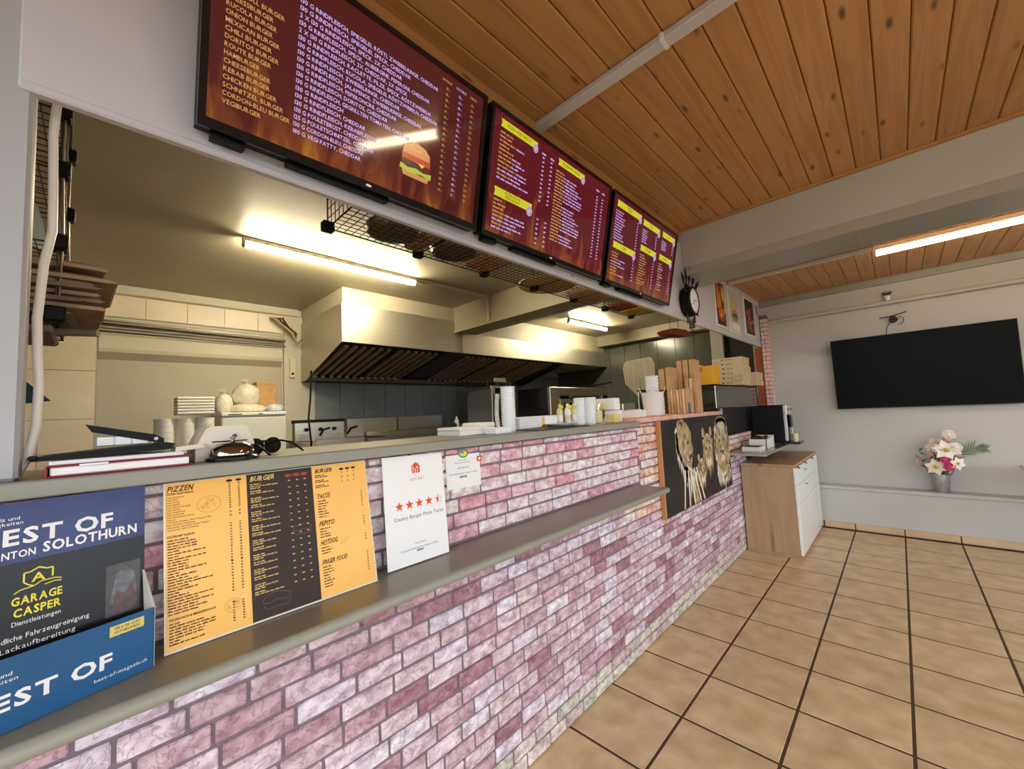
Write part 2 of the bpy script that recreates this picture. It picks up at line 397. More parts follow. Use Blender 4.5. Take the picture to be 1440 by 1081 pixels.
def stroke(mb, pts, w, O, X, Y, mi=0, lift=0.0005):
    for (a, b) in zip(pts, pts[1:]):
        d = Vector((b[0] - a[0], b[1] - a[1])); n = Vector((-d.y, d.x)); n = n.normalized() * w / 2 if n.length else n
        poly(mb, [(a[0] - n.x, a[1] - n.y), (b[0] - n.x, b[1] - n.y), (b[0] + n.x, b[1] + n.y), (a[0] + n.x, a[1] + n.y)], O, X, Y, mi, lift)
def star(cu, cv, r, k=0.42):
    return [(cu + (r if i % 2 == 0 else r * k) * math.sin(PI * i / 5), cv + (r if i % 2 == 0 else r * k) * math.cos(PI * i / 5)) for i in range(10)]
def project(p):
    d = Vector(p) - Vector((0, 0, 1.4)); z = d.dot(_f)
    if z < 0.05: return None
    return (720 + 564.17 * d.dot(CAM_R) / z, 540.5 - 564.17 * d.dot(CAM_U) / z, z)

XC = -1.177         # face of the counter
# ================================================================== SETTING
# floor with individual tiles
mb = MB(); mb.box(-5.7, 3.5, -1.9, 7.3, -0.06, -0.0012); floor = struct('floor', mb, m_grout)
TX, TY, TG = 0.377, 0.371, 0.012
tm = MB(); tm.cbox(-TX / 2 + TG / 2, TX / 2 - TG / 2, -TY / 2 + TG / 2, TY / 2 - TG / 2, -0.012, 0.0, 0.0012); tile_mesh = mesh_of('tile', tm, m_tile)
n_t = 0
for i in range(-1, 12):
    for j in range(-10, 10):
        cx = -0.83 + TX * (i + 0.5); cy = 2.24 + TY * (j + 0.5)
        if cx > 3.3 or cy > 5.70 or cy < -1.7: continue
        inst('tile', tile_mesh, floor, (cx, cy, 0)); n_t += 1

# ceilings
mb = MB(); mb.box(-5.7, 3.5, -1.9, 7.3, 2.84, 2.95); mb.box(-1.177, 3.5, 3.65, 5.8, 2.672, 2.70)
ceiling = struct('ceiling', mb, [m_kceil])
k = MB(); k.box(-1.18, 3.4, -1.85, 3.285, 2.832, 2.838); obj('plank_backing', k, m_plankgap, ceiling)
PW = 0.1139
for i in range(40):
    x0 = -1.1 + PW * (i - 1)
    if x0 > 3.35: break
    a = max(x0, -1.178)
    k = MB(); k.cbox(a + 0.0014, x0 + PW - 0.0014, -1.85, 3.262, 2.82, 2.832, 0.005); obj('ceiling_plank', k, m_plank, ceiling)
    k = MB(); k.cbox(a + 0.0014, x0 + PW - 0.0014, 3.655, 5.79, 2.655, 2.668, 0.004); obj('ceiling_plank', k, m_plank, ceiling)
k = MB(); k.cbox(-1.177, 3.4, 3.252, 3.284, 2.805, 2.826, 0.006); o = struct('trim_1', k, m_planktrim)
# downstand beam between dining room and rear part (face, chamfer, underside); it runs on through the kitchen
def beam(x0, x1, m):
    b = MB(); b.prism([(3.284, 2.84), (3.284, 2.515), (3.235, 2.430), (3.65, 2.430), (3.65, 2.84)], (x0, 0, 0), (0, 1, 0), (0, 0, 1), (x1 - x0, 0, 0)); return b
b = beam(-1.176, 3.5, None); bo = struct('trim_2', b, [m_beam])
k = MB()
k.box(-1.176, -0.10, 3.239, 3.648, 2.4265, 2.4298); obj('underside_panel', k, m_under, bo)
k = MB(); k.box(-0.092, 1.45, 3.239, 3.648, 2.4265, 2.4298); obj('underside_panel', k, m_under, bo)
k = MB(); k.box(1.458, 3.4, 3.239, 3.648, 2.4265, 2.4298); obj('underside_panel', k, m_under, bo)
b = MB(); b.box(-5.55, -1.30, 3.28, 3.65, 2.52, 2.84); b.box(-5.55, -1.30, 3.26, 3.30, 2.50, 2.525); struct('trim_3', b, m_kceil)
b = MB(); b.box(-5.55, -1.8, 6.86, 7.08, 2.64, 2.84); struct('trim_4', b, m_kceil)

b = MB(); b.cbox(XC - 0.002, XC + 0.012, -0.118, 3.25, 2.715, 2.82, 0.002); struct('trim_11', b, m_plank)
# bulkhead (front board above the counter opening)
b = MB(); b.cbox(-1.207, XC, -0.118, 5.797, 2.083, 2.84, 0.003); b.cbox(-1.197, XC + 0.003, -0.118, 5.797, 2.078, 2.098, 0.004)
struct('wall_left', b, m_soffit)
k = MB()
for z in (2.2, 2.62): k.lathe([(0.004, 0), (0.004, 0.002), (0.002, 0.003)], (XC, -0.1, z - 0.06), 8, axis='x')
# grey post at the left end of the opening and the wall beyond it
b = MB(); b.cbox(-1.262, -1.182, -0.62, -0.098, 1.3205, 2.84, 0.006); b.box(-1.262, -1.182, -1.9, -0.625, 0, 2.84); struct('wall_post', b, m_post)
# far wall: upper part, bench below it
b = MB(); b.box(-1.10, 3.5, 5.80, 5.9, 0, 2.84); b.box(-1.30, -1.10, 5.845, 5.9, 2.08, 2.84); b.box(-1.17, -1.10, 5.80, 5.845, 2.471, 2.84); wf = struct('wall_far', b, m_wall)
b = MB(); b.box(-1.10, 3.5, 5.64, 5.80, 0, 0.415); b.cbox(-1.10, 3.5, 5.625, 5.80, 0.415, 0.452, 0.008); struct('trim_5', b, m_wall)
b = MB(); b.box(-1.177, 3.5, 5.755, 5.80, 2.585, 2.665); struct('trim_6', b, m_under)
b = MB(); b.box(-1.177, 3.5, 5.745, 5.756, 2.652, 2.668); struct('trim_7', b, m_planktrim)
b = MB(); b.cyl((-1.09, 5.765, 2.383), (3.4, 5.765, 2.383), 0.020, n=12); b.box(-1.09, 3.4, 5.78, 5.80, 2.372, 2.398)
struct('trim_8', b, m_wall, smooth=True)
bl = struct('baseboard_far', MB().box(-0.72, 3.4, 5.632, 5.64, 0, 0.066), m_grout)
for i in range(12):
    x0 = -0.83 + TX * i
    if x0 > 3.2: break
    k = MB(); k.cbox(max(x0, -0.715) + 0.004, x0 + TX - 0.004, 5.624, 5.636, 0.004, 0.072, 0.003); obj('tile', k, m_skirt, bl)
# narrow brick-faced end of the far wall and the door jamb behind it
b = MB(); b.box(-1.17, -1.10, 5.70, 5.84, 0, 2.47); bp_ = struct('wall_end', b, m_mortar)
k = MB(); 
for r in range(48):
    z = 0.005 + r * 0.0515
    if z > 2.42: break
    if r % 2: k.cbox(-1.168, -1.139, 5.694, 5.702, z, z + 0.045, 0.003); k.cbox(-1.133, -1.098, 5.694, 5.702, z, z + 0.045, 0.003)
    else: k.cbox(-1.168, -1.098, 5.694, 5.702, z, z + 0.045, 0.003)
    k.cbox(-1.102, -1.094, 5.703, 5.797, z, z + 0.045, 0.003)
obj('brick', k, mat('brick_pale_red', (232, 196, 192), 0.85, var=0.15, vscale=30), bp_, stuff=True)
k = MB(); k.cbox(-1.26, -1.172, 5.72, 5.80, 0, 2.08, 0.004); struct('door_1', k, m_orangewood)

# kitchen walls
b = MB(); b.box(-5.6, -5.42, 0.0, 1.57, 0, 2.55); b.box(-5.6, -5.40, 0, 1.57, 2.52, 2.84); b.box(-5.6, -5.405, 1.57, 7.3, 0, 2.84)
wk = struct('wall_kitchen_back', b, m_kwall)
k = MB(); k.box(-5.421, -5.415, 0.002, 1.568, 0, 2.5); obj('niche_panel', k, m_niche, wk)
k = MB(); k.prism([(-5.418, 2.10), (-5.325, 2.165), (-5.315, 2.20), (-5.35, 2.335), (-5.418, 2.35)], (0, 0.005, 0), (1, 0, 0), (0, 0, 1), (0, 1.55, 0)); obj('shutter_box', k, m_kwall, wk)
for j in range(5):
    k = MB(); k.cbox(-5.402, -5.39, 0.005 + j * 0.328, min(1.66, 0.328 * (j + 1)), 2.525, 2.735, 0.002); obj('tile', k, m_tilebeige, wk)
k = MB(); k.cbox(-5.41, -5.35, 0.0, 1.75, 2.745, 2.838, 0.01); obj('ceiling_cove', k, m_kwall, wk)
b = MB(); b.box(-5.6, -5.262, -1.6, 0.0, 0, 2.84); wt = struct('wall_kitchen_side', b, m_groutk)
for j in range(7):
    for (z0, z1) in ((0.66, 1.095), (1.099, 1.533), (1.537, 1.968), (1.972, 2.40), (2.404, 2.83)):
        k = MB(); k.cbox(-5.27, -5.25, -0.012 - (j + 1) * 0.33 + 0.003 + 0.33 * 0, -0.012 - j * 0.33, z0, z1, 0.002); obj('tile', k, m_tilebeige, wt)
b = MB(); b.box(-5.42, -1.2, -1.7, -1.6, 0, 2.84); struct('wall_kitchen_near', b, m_kwall)
# slate tiles on the back and end walls of the kitchen
tA = MB(); tA.cbox(-0.004, 0.008, 0.002, 0.325, 0.002, 0.598, 0.002); meA = mesh_of('tile', tA, m_tileblue)
b = MB(); b.box(-5.405, -5.398, 1.94, 7.1, 0.9, 2.2); wg = obj('tile_grout', b, m_groutk, wk)
for j in range(16):
    for z0 in (0.96, 1.56):
        inst('tile', meA, wk, (-5.395, 1.945 + j * 0.327, z0))
b = MB(); b.box(-5.6, -1.3, 7.1, 7.25, 0, 2.84); we = struct('wall_kitchen_end', b, mat('end_wall_grout', (112, 112, 102), 0.8))
tB = MB(); tB.cbox(0.002, 0.325, -0.004, 0.008, 0.002, 0.598, 0.002); meB = mesh_of('tile', tB, mat('kitchen_tile_olive_grey', (78, 80, 72), 0.2, col2=(88, 90, 82), vscale=4, rand=0.05))
for i in range(10):
    for z0 in (0.85, 1.45, 2.05):
        inst('tile', meB, we, (-5.39 + i * 0.327, 7.094, z0))
b = MB(); b.box(-2.15, -1.97, 6.98, 7.1, 0, 2.7); struct('trim_9', b, m_beam)
b = MB(); b.box(-1.97, -1.30, 7.06, 7.1, 0, 2.5); struct('dark_opening', b, m_blackmatte)  # black sheet painting the darkness of the opening, not a door leaf
b = MB(); b.box(-1.30, -1.20, 5.85, 7.25, 0, 2.84); struct('wall_kitchen_right', b, m_kwall)
# street side of the dining room: open shop front behind the camera, windows on the right
b = MB(); b.box(-1.2, 3.5, -1.9, -1.8, 0, 0.12); b.box(-1.2, 3.5, -1.9, -1.8, 2.62, 2.84)
for x in (-1.2, 0.3, 1.85, 3.4): b.box(x, x + 0.08, -1.9, -1.8, 0.12, 2.62)
struct('window_1', b, m_post)
b = MB(); b.box(3.4, 3.5, -1.8, 5.8, 0, 0.75); b.box(3.4, 3.5, -1.8, 5.8, 2.45, 2.84)
for y in (-1.8, -0.1, 1.6, 3.2, 5.0): b.box(3.4, 3.5, y, y + 0.12, 0.75, 2.45)
b.box(3.4, 3.5, 5.0, 5.8, 0.75, 2.45)
struct('window_2', b, m_wall)

# ================================================================== SERVICE COUNTER
TINT = {
 'mauve': [(204, 184, 194), (188, 160, 170), (218, 216, 232), (160, 120, 130), (212, 198, 206), (198, 174, 182), (212, 206, 218), (182, 150, 160), (206, 190, 194), (200, 180, 186)],
 'pink': [(232, 204, 210), (224, 178, 188), (242, 236, 242), (236, 218, 222), (218, 162, 174), (230, 192, 200), (242, 228, 230), (236, 212, 208)],
 'salmon': [(236, 200, 180), (242, 230, 218), (230, 176, 154), (240, 214, 198), (234, 190, 172)],
 'green': [(202, 206, 190), (188, 196, 178), (208, 204, 196), (196, 182, 178)],
}
def brick_mat(nm, i):
    c = TINT[nm][i]
    c2 = tuple(min(255, v * 1.10 + 14) for v in c); c1 = (c[0] * 0.88, c[1] * 0.80, c[2] * 0.83)
    key = 'brick_%s_%d' % (nm, i)
    if key in MATS: return MATS[key]
    m = mat(key, c1, 0.8, col2=c2, vscale=30, bump=1.0, bscale=48, stretch=(1, 0.8, 1.3), detail=10)
    nt = m.node_tree; N = nt.nodes; L = nt.links; b = N['Principled BSDF']; src = b.inputs['Base Color'].links[0].from_socket
    g = N.new('ShaderNodeNewGeometry'); n = N.new('ShaderNodeTexNoise'); L.new(g.outputs['Position'], n.inputs['Vector']); n.inputs['Scale'].default_value = 24; n.inputs['Detail'].default_value = 7; n.inputs['Distortion'].default_value = 0.8
    sb = N.new('ShaderNodeMath'); sb.operation = 'SUBTRACT'; L.new(n.outputs['Fac'], sb.inputs[0]); sb.inputs[1].default_value = 0.5
    ab = N.new('ShaderNodeMath'); ab.operation = 'ABSOLUTE'; L.new(sb.outputs[0], ab.inputs[0])
    mr = N.new('ShaderNodeMapRange'); L.new(ab.outputs[0], mr.inputs[0]); mr.inputs['From Max'].default_value = 0.028; mr.inputs['To Min'].default_value = 0.55; mr.inputs['To Max'].default_value = 0.0
    mx = N.new('ShaderNodeMix'); mx.data_type = 'RGBA'; L.new(mr.outputs[0], mx.inputs['Factor']); L.new(src, mx.inputs[6]); mx.inputs[7].default_value = lin((c[0] * 0.60, c[1] * 0.50, c[2] * 0.54)); L.new(mx.outputs[2], b.inputs['Base Color'])
    return m
JT = 0.008
counter = thing('service_counter', 'long service counter faced with mauve and white bricks, grey shelf along its middle', 'counter', (XC - 0.1, 2.0, 0))
k = MB(); k.box(-1.50, XC - 0.006, -0.6, 2.319, 0, 1.283); k.box(-1.50, XC - 0.006, 2.319, 3.97, 0, 1.31); k.box(-1.50, XC - 0.006, 3.97, 4.62, 0, 0.945)
k.box(-1.50, XC - 0.006, 3.97, 5.3, 0.945, 1.10)
obj('core', k, m_mortar, counter)
bricks = []
def tint_of(y, z, lower):
    if lower:
        if z < 0.10: return 'green'
        if z > 0.70 and 2.12 < y < 2.62: return 'salmon'
        return 'mauve'
    return 'pink' if y < 2.319 else 'salmon'
def lay(y0, y1, z0, z1, lower):
    ROW = 0.0567 if lower else 0.0515
    r = 0; z = z0
    while z < z1 - 0.012:
        h = min(ROW - JT, z1 - z); y = y0 - rnd.uniform(0, 0.14)
        while y < y1:
            l = rnd.choice((0.115, 0.13, 0.145, 0.145, 0.16)) - JT
            a, b_ = max(y, y0), min(y + l, y1)
            if b_ - a > 0.018: bricks.append((round(a, 4), round(b_ - a, 3), round(z, 4), round(h, 4), tint_of((a + b_) / 2, z, lower)))
            y += l + JT
        z += ROW; r += 1
lay(-0.6, 4.62, 0.006, 0.915, True)
lay(-0.6, 2.316, 0.955, 1.282, False)
lay(2.322, 3.97, 0.925, 1.298, False)
lay(3.972, 5.3, 0.965, 1.098, False)
def bscore(b):
    p = project((XC, b[0] + b[1] / 2, b[2] + b[3] / 2))
    if not p or not (-30 < p[0] < 1470 and -30 < p[1] < 1110): return 0
    if 2.58 < b[0] < 3.9 and b[2] > 0.69: return 0
    if b[2] > 0.9 and b[0] < 0.75: return 0.001
    d = (Vector((XC, b[0], b[2])) - Vector((0, 0, 1.4))).length
    return b[1] * b[3] / d ** 3
bricks.sort(key=bscore, reverse=True)
bmesh_cache = {}; rest = MB(); rest_m = []
slot = {}
for i, (y, l, z, h, nm) in enumerate(bricks):
    ti = rnd.randrange(len(TINT[nm])); pr = rnd.choice((0.004, 0.005, 0.006))
    if i < 300:
        key = (l, h, nm, ti, pr)
        if key not in bmesh_cache:
            q = MB(); q.cbox(-0.007, pr, 0, l, 0, h, 0.0035); bmesh_cache[key] = mesh_of('brick', q, brick_mat(nm, ti))
        inst('brick', bmesh_cache[key], counter, (XC - 0.004, y, z))
    else:
        m_ = brick_mat(nm, ti)
        if m_.name not in slot: slot[m_.name] = len(rest_m); rest_m.append(m_)
        rest.cbox(XC - 0.011, XC - 0.004 + pr, y, y + l, z, z + h, 0.0035, slot[m_.name])
obj('brick', rest, rest_m, counter, stuff=True)
k = MB(); k.cbox(-1.5, XC + 0.004, 2.319, 3.965, 1.308, 1.338, 0.003); obj('raised_top', k, mat('brick_print_edge', (238, 206, 190), 0.7, col2=(226, 150, 130), vscale=22), counter)

k = MB(); k.cbox(-1.50, XC + 0.028, -0.62, 2.30, 1.289, 1.320, 0.006)
wtp = obj('counter_worktop', k, m_top); tag(wtp, 'grey laminate worktop running along the upper counter below the menu opening', 'worktop')
k = MB(); k.cbox(XC + 0.026, XC + 0.032, -0.62, 2.30, 1.288, 1.319, 0.003); obj('edge_band', k, m_topedge, wtp)
k = MB(); k.cbox(XC + 0.003, -0.980, -0.58, 2.243, 0.920, 0.948, 0.004)
shf = obj('counter_shelf', k, m_top); tag(shf, 'narrow grey shelf fixed to the brick counter, holding the menus', 'shelf')
k = MB(); k.cyl((-0.982, -0.58, 0.934), (-0.982, 2.243, 0.934), 0.0145, n=14); obj('rounded_edge', k, m_topedge, shf, smooth=True)

# lion canvas leaning on the counter
pic = thing('lion_picture', 'wide dark canvas of three golden lions fixed below the raised brick counter', 'picture', (XC, 3.3, 0.67))
PO, PX, PY = Vector((XC + 0.030, 2.578, 0.672)), Vector((0, 1, 0)), Vector((0, 0, 1)); PWD, PHT = 1.42, 0.635
m_lbg = mat('canvas_dark', (26, 24, 25), 0.5, col2=(44, 41, 42), vscale=5, spec=0.3)
m_mane = mat('canvas_mane_gold', (96, 70, 42), 0.5, col2=(226, 200, 146), vscale=34, stretch=(1, 1.6, 0.3))
m_face = mat('canvas_face_tan', (84, 64, 40), 0.5, col2=(222, 202, 158), vscale=22)
m_mpale = mat('canvas_mane_pale', (206, 192, 160), 0.5, col2=(246, 240, 222), vscale=24, stretch=(1, 1.4, 0.3))
m_liondark = mat('canvas_line_dark', (30, 24, 20), 0.5)
k = MB(); k.cbox(XC + 0.004, XC + 0.0295, 2.58, 2.58 + PWD, 0.672, 0.672 + PHT, 0.002); obj('canvas', k, m_lbg, pic)
k = MB(); k.cbox(XC + 0.003, XC + 0.034, 2.566, 2.581, 0.668, 0.672 + PHT + 0.004, 0.002); obj('frame_edge', k, mat('canvas_edge_tan', (190, 134, 84), 0.6), pic)
def tuft(mb, pts, w, mi, lift, n=9, spread=0.02, fall=0.10):
    for i in range(n):
        t = i / (n - 1); j = t * (len(pts) - 1); a = int(min(j, len(pts) - 2)); fr = j - a
        u = pts[a][0] * (1 - fr) + pts[a + 1][0] * fr; v = pts[a][1] * (1 - fr) + pts[a + 1][1] * fr
        du, dv = rnd.uniform(-spread, spread), -rnd.uniform(fall * 0.6, fall * 1.3)
        poly(mb, [(u - w, v), (u, v + w * 1.2), (u + w, v), (u + du, v + dv)], PO, PX, PY, mi, lift)
def clipv(pts): return [(min(max(u, 0.005), PWD - 0.005), min(max(v, 0.006), PHT - 0.006)) for u, v in pts]
k = MB()
# left lion, head in profile with a long pale mane
poly(k, clipv([(0.27, 0.60), (0.40, 0.62), (0.50, 0.52), (0.54, 0.40), (0.50, 0.30), (0.47, 0.22), (0.40, 0.25), (0.33, 0.34), (0.27, 0.44)]), PO, PX, PY, 0, 0.0006)
poly(k, clipv([(0.33, 0.50), (0.43, 0.53), (0.50, 0.44), (0.50, 0.34), (0.44, 0.30), (0.37, 0.37)]), PO, PX, PY, 1, 0.0010)
tuft(k, [(0.25, 0.55), (0.26, 0.44), (0.34, 0.33), (0.42, 0.24)], 0.028, 2, 0.0012, 12, 0.03, 0.14)
tuft(k, [(0.40, 0.28), (0.50, 0.24), (0.60, 0.20)], 0.022, 2, 0.0012, 8, 0.05, 0.17)
tuft(k, [(0.29, 0.60), (0.36, 0.615), (0.44, 0.58), (0.50, 0.52)], 0.024, 0, 0.0013, 9, 0.03, 0.07)
poly(k, ell(0.445, 0.455, 0.018, 0.009), PO, PX, PY, 3, 0.0015); poly(k, ell(0.495, 0.36, 0.02, 0.018), PO, PX, PY, 3, 0.0015)
stroke(k, [(0.49, 0.34), (0.45, 0.315), (0.42, 0.32)], 0.008, PO, PX, PY, 3, 0.0015)
poly(k, clipv([(0.42, 0.24), (0.50, 0.22), (0.56, 0.10), (0.60, 0.01), (0.52, 0.01), (0.46, 0.12)]), PO, PX, PY, 0, 0.0007)
for (u0, u1) in ((0.36, 0.30), (0.42, 0.40), (0.47, 0.50), (0.53, 0.62), (0.58, 0.70)):
    poly(k, clipv([(u0 - 0.012, 0.26), (u0 + 0.014, 0.27), (u1 + 0.02, 0.008), (u1 - 0.004, 0.008)]), PO, PX, PY, 2, 0.0013)
# two cubs in the middle
for (cu, cv, s_) in ((0.86, 0.36, 1.0), (0.70, 0.22, 0.72)):
    poly(k, ell(cu, cv, 0.115 * s_, 0.14 * s_, 18), PO, PX, PY, 1, 0.0007)
    for sg in (-1, 1):
        poly(k, ell(cu + sg * 0.085 * s_, cv + 0.15 * s_, 0.035 * s_, 0.04 * s_, 12), PO, PX, PY, 0, 0.0009)
        poly(k, ell(cu + sg * 0.042 * s_, cv + 0.02 * s_, 0.016 * s_, 0.013 * s_, 10), PO, PX, PY, 3, 0.0013)
    poly(k, ell(cu + 0.01, cv - 0.085 * s_, 0.05 * s_, 0.042 * s_, 14), PO, PX, PY, 2, 0.0011)
    poly(k, [(cu - 0.01, cv - 0.05 * s_), (cu + 0.03, cv - 0.05 * s_), (cu + 0.01, cv - 0.075 * s_)], PO, PX, PY, 3, 0.0014)
    tuft(k, [(cu - 0.1 * s_, cv + 0.08 * s_), (cu - 0.09 * s_, cv - 0.08 * s_), (cu, cv - 0.13 * s_), (cu + 0.09 * s_, cv - 0.08 * s_), (cu + 0.11 * s_, cv + 0.08 * s_)], 0.018 * s_, 0, 0.0010, 11, 0.02, 0.11 * s_)
# lower right head and strands reaching the lower edge
poly(k, ell(1.33, 0.17, 0.06, 0.11, 16), PO, PX, PY, 1, 0.0016)
for sg in (-1, 1): poly(k, ell(1.33 + sg * 0.028, 0.20, 0.012, 0.008, 8), PO, PX, PY, 3, 0.0019)
poly(k, [(1.31, 0.14), (1.35, 0.14), (1.33, 0.115)], PO, PX, PY, 3, 0.0019)
tuft(k, [(1.06, 0.16), (1.14, 0.12), (1.22, 0.10), (1.28, 0.12), (1.38, 0.14)], 0.022, 2, 0.0014, 12, 0.02, 0.085)
# right lion facing out, full golden mane
poly(k, clipv(ell(1.21, 0.36, 0.17, 0.26, 22)), PO, PX, PY, 0, 0.0006)
tuft(k, [(1.06, 0.52), (1.04, 0.34), (1.10, 0.16), (1.22, 0.11), (1.34, 0.16), (1.385, 0.34), (1.36, 0.52)], 0.028, 2, 0.0008, 20, 0.025, 0.13)
poly(k, ell(1.21, 0.37, 0.095, 0.15, 18), PO, PX, PY, 1, 0.0011)
for sg in (-1, 1): poly(k, ell(1.21 + sg * 0.045, 0.42, 0.017, 0.011, 10), PO, PX, PY, 3, 0.0015)
poly(k, [(1.18, 0.33), (1.24, 0.33), (1.21, 0.29)], PO, PX, PY, 3, 0.0015); poly(k, ell(1.21, 0.265, 0.05, 0.028, 12), PO, PX, PY, 2, 0.0014)
poly(k, ell(1.22, 0.56, 0.12, 0.065, 16), PO, PX, PY, 0, 0.0009)
tuft(k, [(1.10, 0.57), (1.16, 0.585), (1.22, 0.59), (1.28, 0.585), (1.34, 0.56)], 0.035, 0, 0.0013, 14, 0.03, 0.12)
tuft(k, [(1.14, 0.55), (1.22, 0.56), (1.30, 0.55)], 0.02, 2, 0.0016, 7, 0.03, 0.10)
obj('lion_print', k, [m_mane, m_face, m_mpale, m_liondark], pic)

# ================================================================== MENU SCREENS
def em(name, c, s): return mat(name, (6, 6, 6), 0.2, emit=s, ecol=c)
e_white = em('screen_text_violet', (206, 176, 240), 0.95)
e_yel = em('screen_text_amber', (214, 160, 92), 0.85)
e_ban = em('screen_banner_yellow', (212, 206, 44), 0.85)
e_dark = mat('screen_banner_ink', (30, 26, 8), 0.3)
e_pale = em('screen_sticker_lilac', (204, 178, 214), 0.85)
e_bun = em('screen_bun', (206, 140, 84), 0.9); e_meat = em('screen_patty', (86, 34, 22), 0.8); e_let = em('screen_lettuce', (176, 190, 60), 0.9)
e_tom = em('screen_tomato', (190, 62, 34), 0.9); e_che = em('screen_cheese', (238, 190, 70), 0.9)
SZB, SZT, SXB, SXT = 2.112, 2.602, -1.127, -1.025
SY = Vector((SXT - SXB, 0, SZT - SZB)); SH = SY.length; SY.normalize(); SX = Vector((0, 1, 0)); SN = SX.cross(SY)
def screen(y0, y1, label, base, flame, bez):
    t = thing('menu_screen', label, 'screen', (-1.15, (y0 + y1) / 2, SZB), 'menu screens above the counter')
    O = Vector((SXB, y0, SZB)); w = y1 - y0; D = -SN * 0.045
    k = MB(); k.obox(O + D + SY * 0.004, SX * w, SY * (SH - 0.004), SN * 0.040); obj('housing', k, m_black, t)
    k = MB()
    k.obox(O - SN * 0.004, SX * w, SY * bez * 1.5, SN * 0.008); k.obox(O + SY * (SH - bez) - SN * 0.004, SX * w, SY * bez, SN * 0.008)
    k.obox(O + SY * bez * 1.5 - SN * 0.004, SX * bez, SY * (SH - 2.5 * bez), SN * 0.008); k.obox(O + SX * (w - bez) + SY * bez * 1.5 - SN * 0.004, SX * bez, SY * (SH - 2.5 * bez), SN * 0.008)
    obj('bezel', k, m_blackgloss, t)
    k = MB(); rect(k, O, SX, SY, bez, w - bez, bez * 1.5, SH - bez, 0, 0.0)
    obj('panel', k, screen_mat('screen_fire', base, flame, SZB, SZB + 0.30, 0.8), t)
    k = MB(); k.obox(O + D - SN * 0.01 + SX * 0.15 + SY * 0.02, SX * (w - 0.3), SY * 0.3, SN * 0.012)
    for q in (0.22, w - 0.28): k.box(-1.178, SXT - 0.04, y0 + q, y0 + q + 0.05, SZT - 0.16, SZT - 0.13)
    for q in (0.22, w - 0.28): k.box(-1.178, SXB - 0.03, y0 + q, y0 + q + 0.05, SZB + 0.10, SZB + 0.14)
    obj('wall_bracket', k, m_blackmatte, t)
    k = MB(); k.obox(O + D + SX * 0.03 - SY * 0.014, SX * 0.07, SY * 0.016, SN * 0.03); k.obox(O + D + SX * 0.2 - SY * 0.010, SX * 0.3, SY * 0.014, SN * 0.028); obj('port_cover', k, m_black, t)
    k = MB(); poly(k, ell(w * 0.49, bez * 0.75, 0.010, 0.004, 10), O, SX, SY, 0, 0.0045); obj('maker_mark', k, m_inkwhite, t)
    return t, O, w
def UV(O, w, u, v): return O + SX * (u * w) + SY * (v * SH)

t, O, w = screen(0.150, 1.008, 'left large menu screen listing burgers in amber and violet letters', (78, 18, 22), (190, 120, 40), 0.016)
names = ['BURGER', 'EGG ROLL BURGER', 'CHEESSBURGER', 'RUCOLA BURGER', 'ONION BURGER', 'MEXICAN BURGER', 'CHILI BURGER', 'DORITOS BURGER', 'ROUTE BURGER', 'HAMBURGER', 'CHEESEBURGER', 'KEBAB BURGER', 'CHICKEN BURGER', 'SCHNITZEL BURGER', 'CORDON-BLEU BURGER', 'VEGIBURGER']
k = MB()
for i, s in enumerate(names):
    v = 0.143 + 0.0371 * (len(names) - 1 - i); text(k, s, UV(O, w, 0.052, v), SX, SY, 0.0108, bold=0.012, fit=0.0083 * len(s), lift=0.0015)
heads = ['SINGLE', 'DOUBLE', 'MENU']
obj('menu_lettering', k, e_yel, t); k, k2 = MB(), MB()
text(k, 'SINGLE', UV(O, w, 0.760, 0.905), SX, SY, 0.0075, fit=0.042, lift=0.0015); text(k2, 'MENU', UV(O, w, 0.905, 0.905), SX, SY, 0.0075, fit=0.032, lift=0.0015)
for i in range(19):
    v = 0.858 - i * 0.0378
    text(k, '%d.-' % rnd.randint(13, 19), UV(O, w, 0.783, v), SX, SY, 0.0085, fit=0.018, lift=0.0015); text(k2, '%d.-' % rnd.randint(20, 27), UV(O, w, 0.912, v - 0.003), SX, SY, 0.0085, fit=0.018, lift=0.0015)
obj('price_column', k, e_yel, t); obj('price_column', k2, e_yel, t)
k = MB()
desc = ['130 G RINDFLEISCH, SPIEGELEI, RÖSTI, ZWIEBELRINGE, CHEDDAR', '130 G RINDFLEISCH, SPIEGELEI, SPECK, CHEDDAR', '2 X 130 G RINDFLEISCH, SPECK, 2X CHEDDAR', '130 G RINDFLEISCH, SPECK, AUBERGINE, PEPERONI, CHEDDAR',
        '2 X 130 G RINDFLEISCH, 2X CHEDDAR, 2X SPECK', '130 G RINDFLEISCH, RACLETTE, PILZE, SPECK, RÖSTZWIEBELN', '130 G RINDFLEISCH, RUCOLA, SPIEGELEI, RÖSTZWIEBELN, CHEDDAR', '130 G RINDFLEISCH, ZWIEBELRINGE, CHEDDAR', '130 G RINDFLEISCH, JALAPENOS, ZWIEBELRINGE, CHEDDAR',
        '130 G RINDFLEISCH, PEPERONCINI, CHEDDAR', '130 G RINDFLEISCH, DORITOS, CHEDDAR', '130 G RINDFLEISCH, GEGRILLTEN TOMATEN, CHEDDAR', '130 G RINDFLEISCH', '130 G RINDFLEISCH, CHEDDAR', '130 G RINDFLEISCH, KEBABFLEISCH', '130 G POULETBRUST, CHEDDAR', '125 G POULETSCHNITZEL, CHEDDAR', '130 G CORDON-BLEU, CHEDDAR', '180 G VEGI PATTY, CHEDDAR']
for i, s in enumerate(desc):
    v = 0.146 + 0.0368 * (len(desc) - 1 - i); text(k, s, UV(O, w, 0.236, v), SX, SY, 0.0108, bold=0.012, fit=0.00755 * len(s), lift=0.0015)
obj('menu_lettering', k, e_white, t); k = MB()
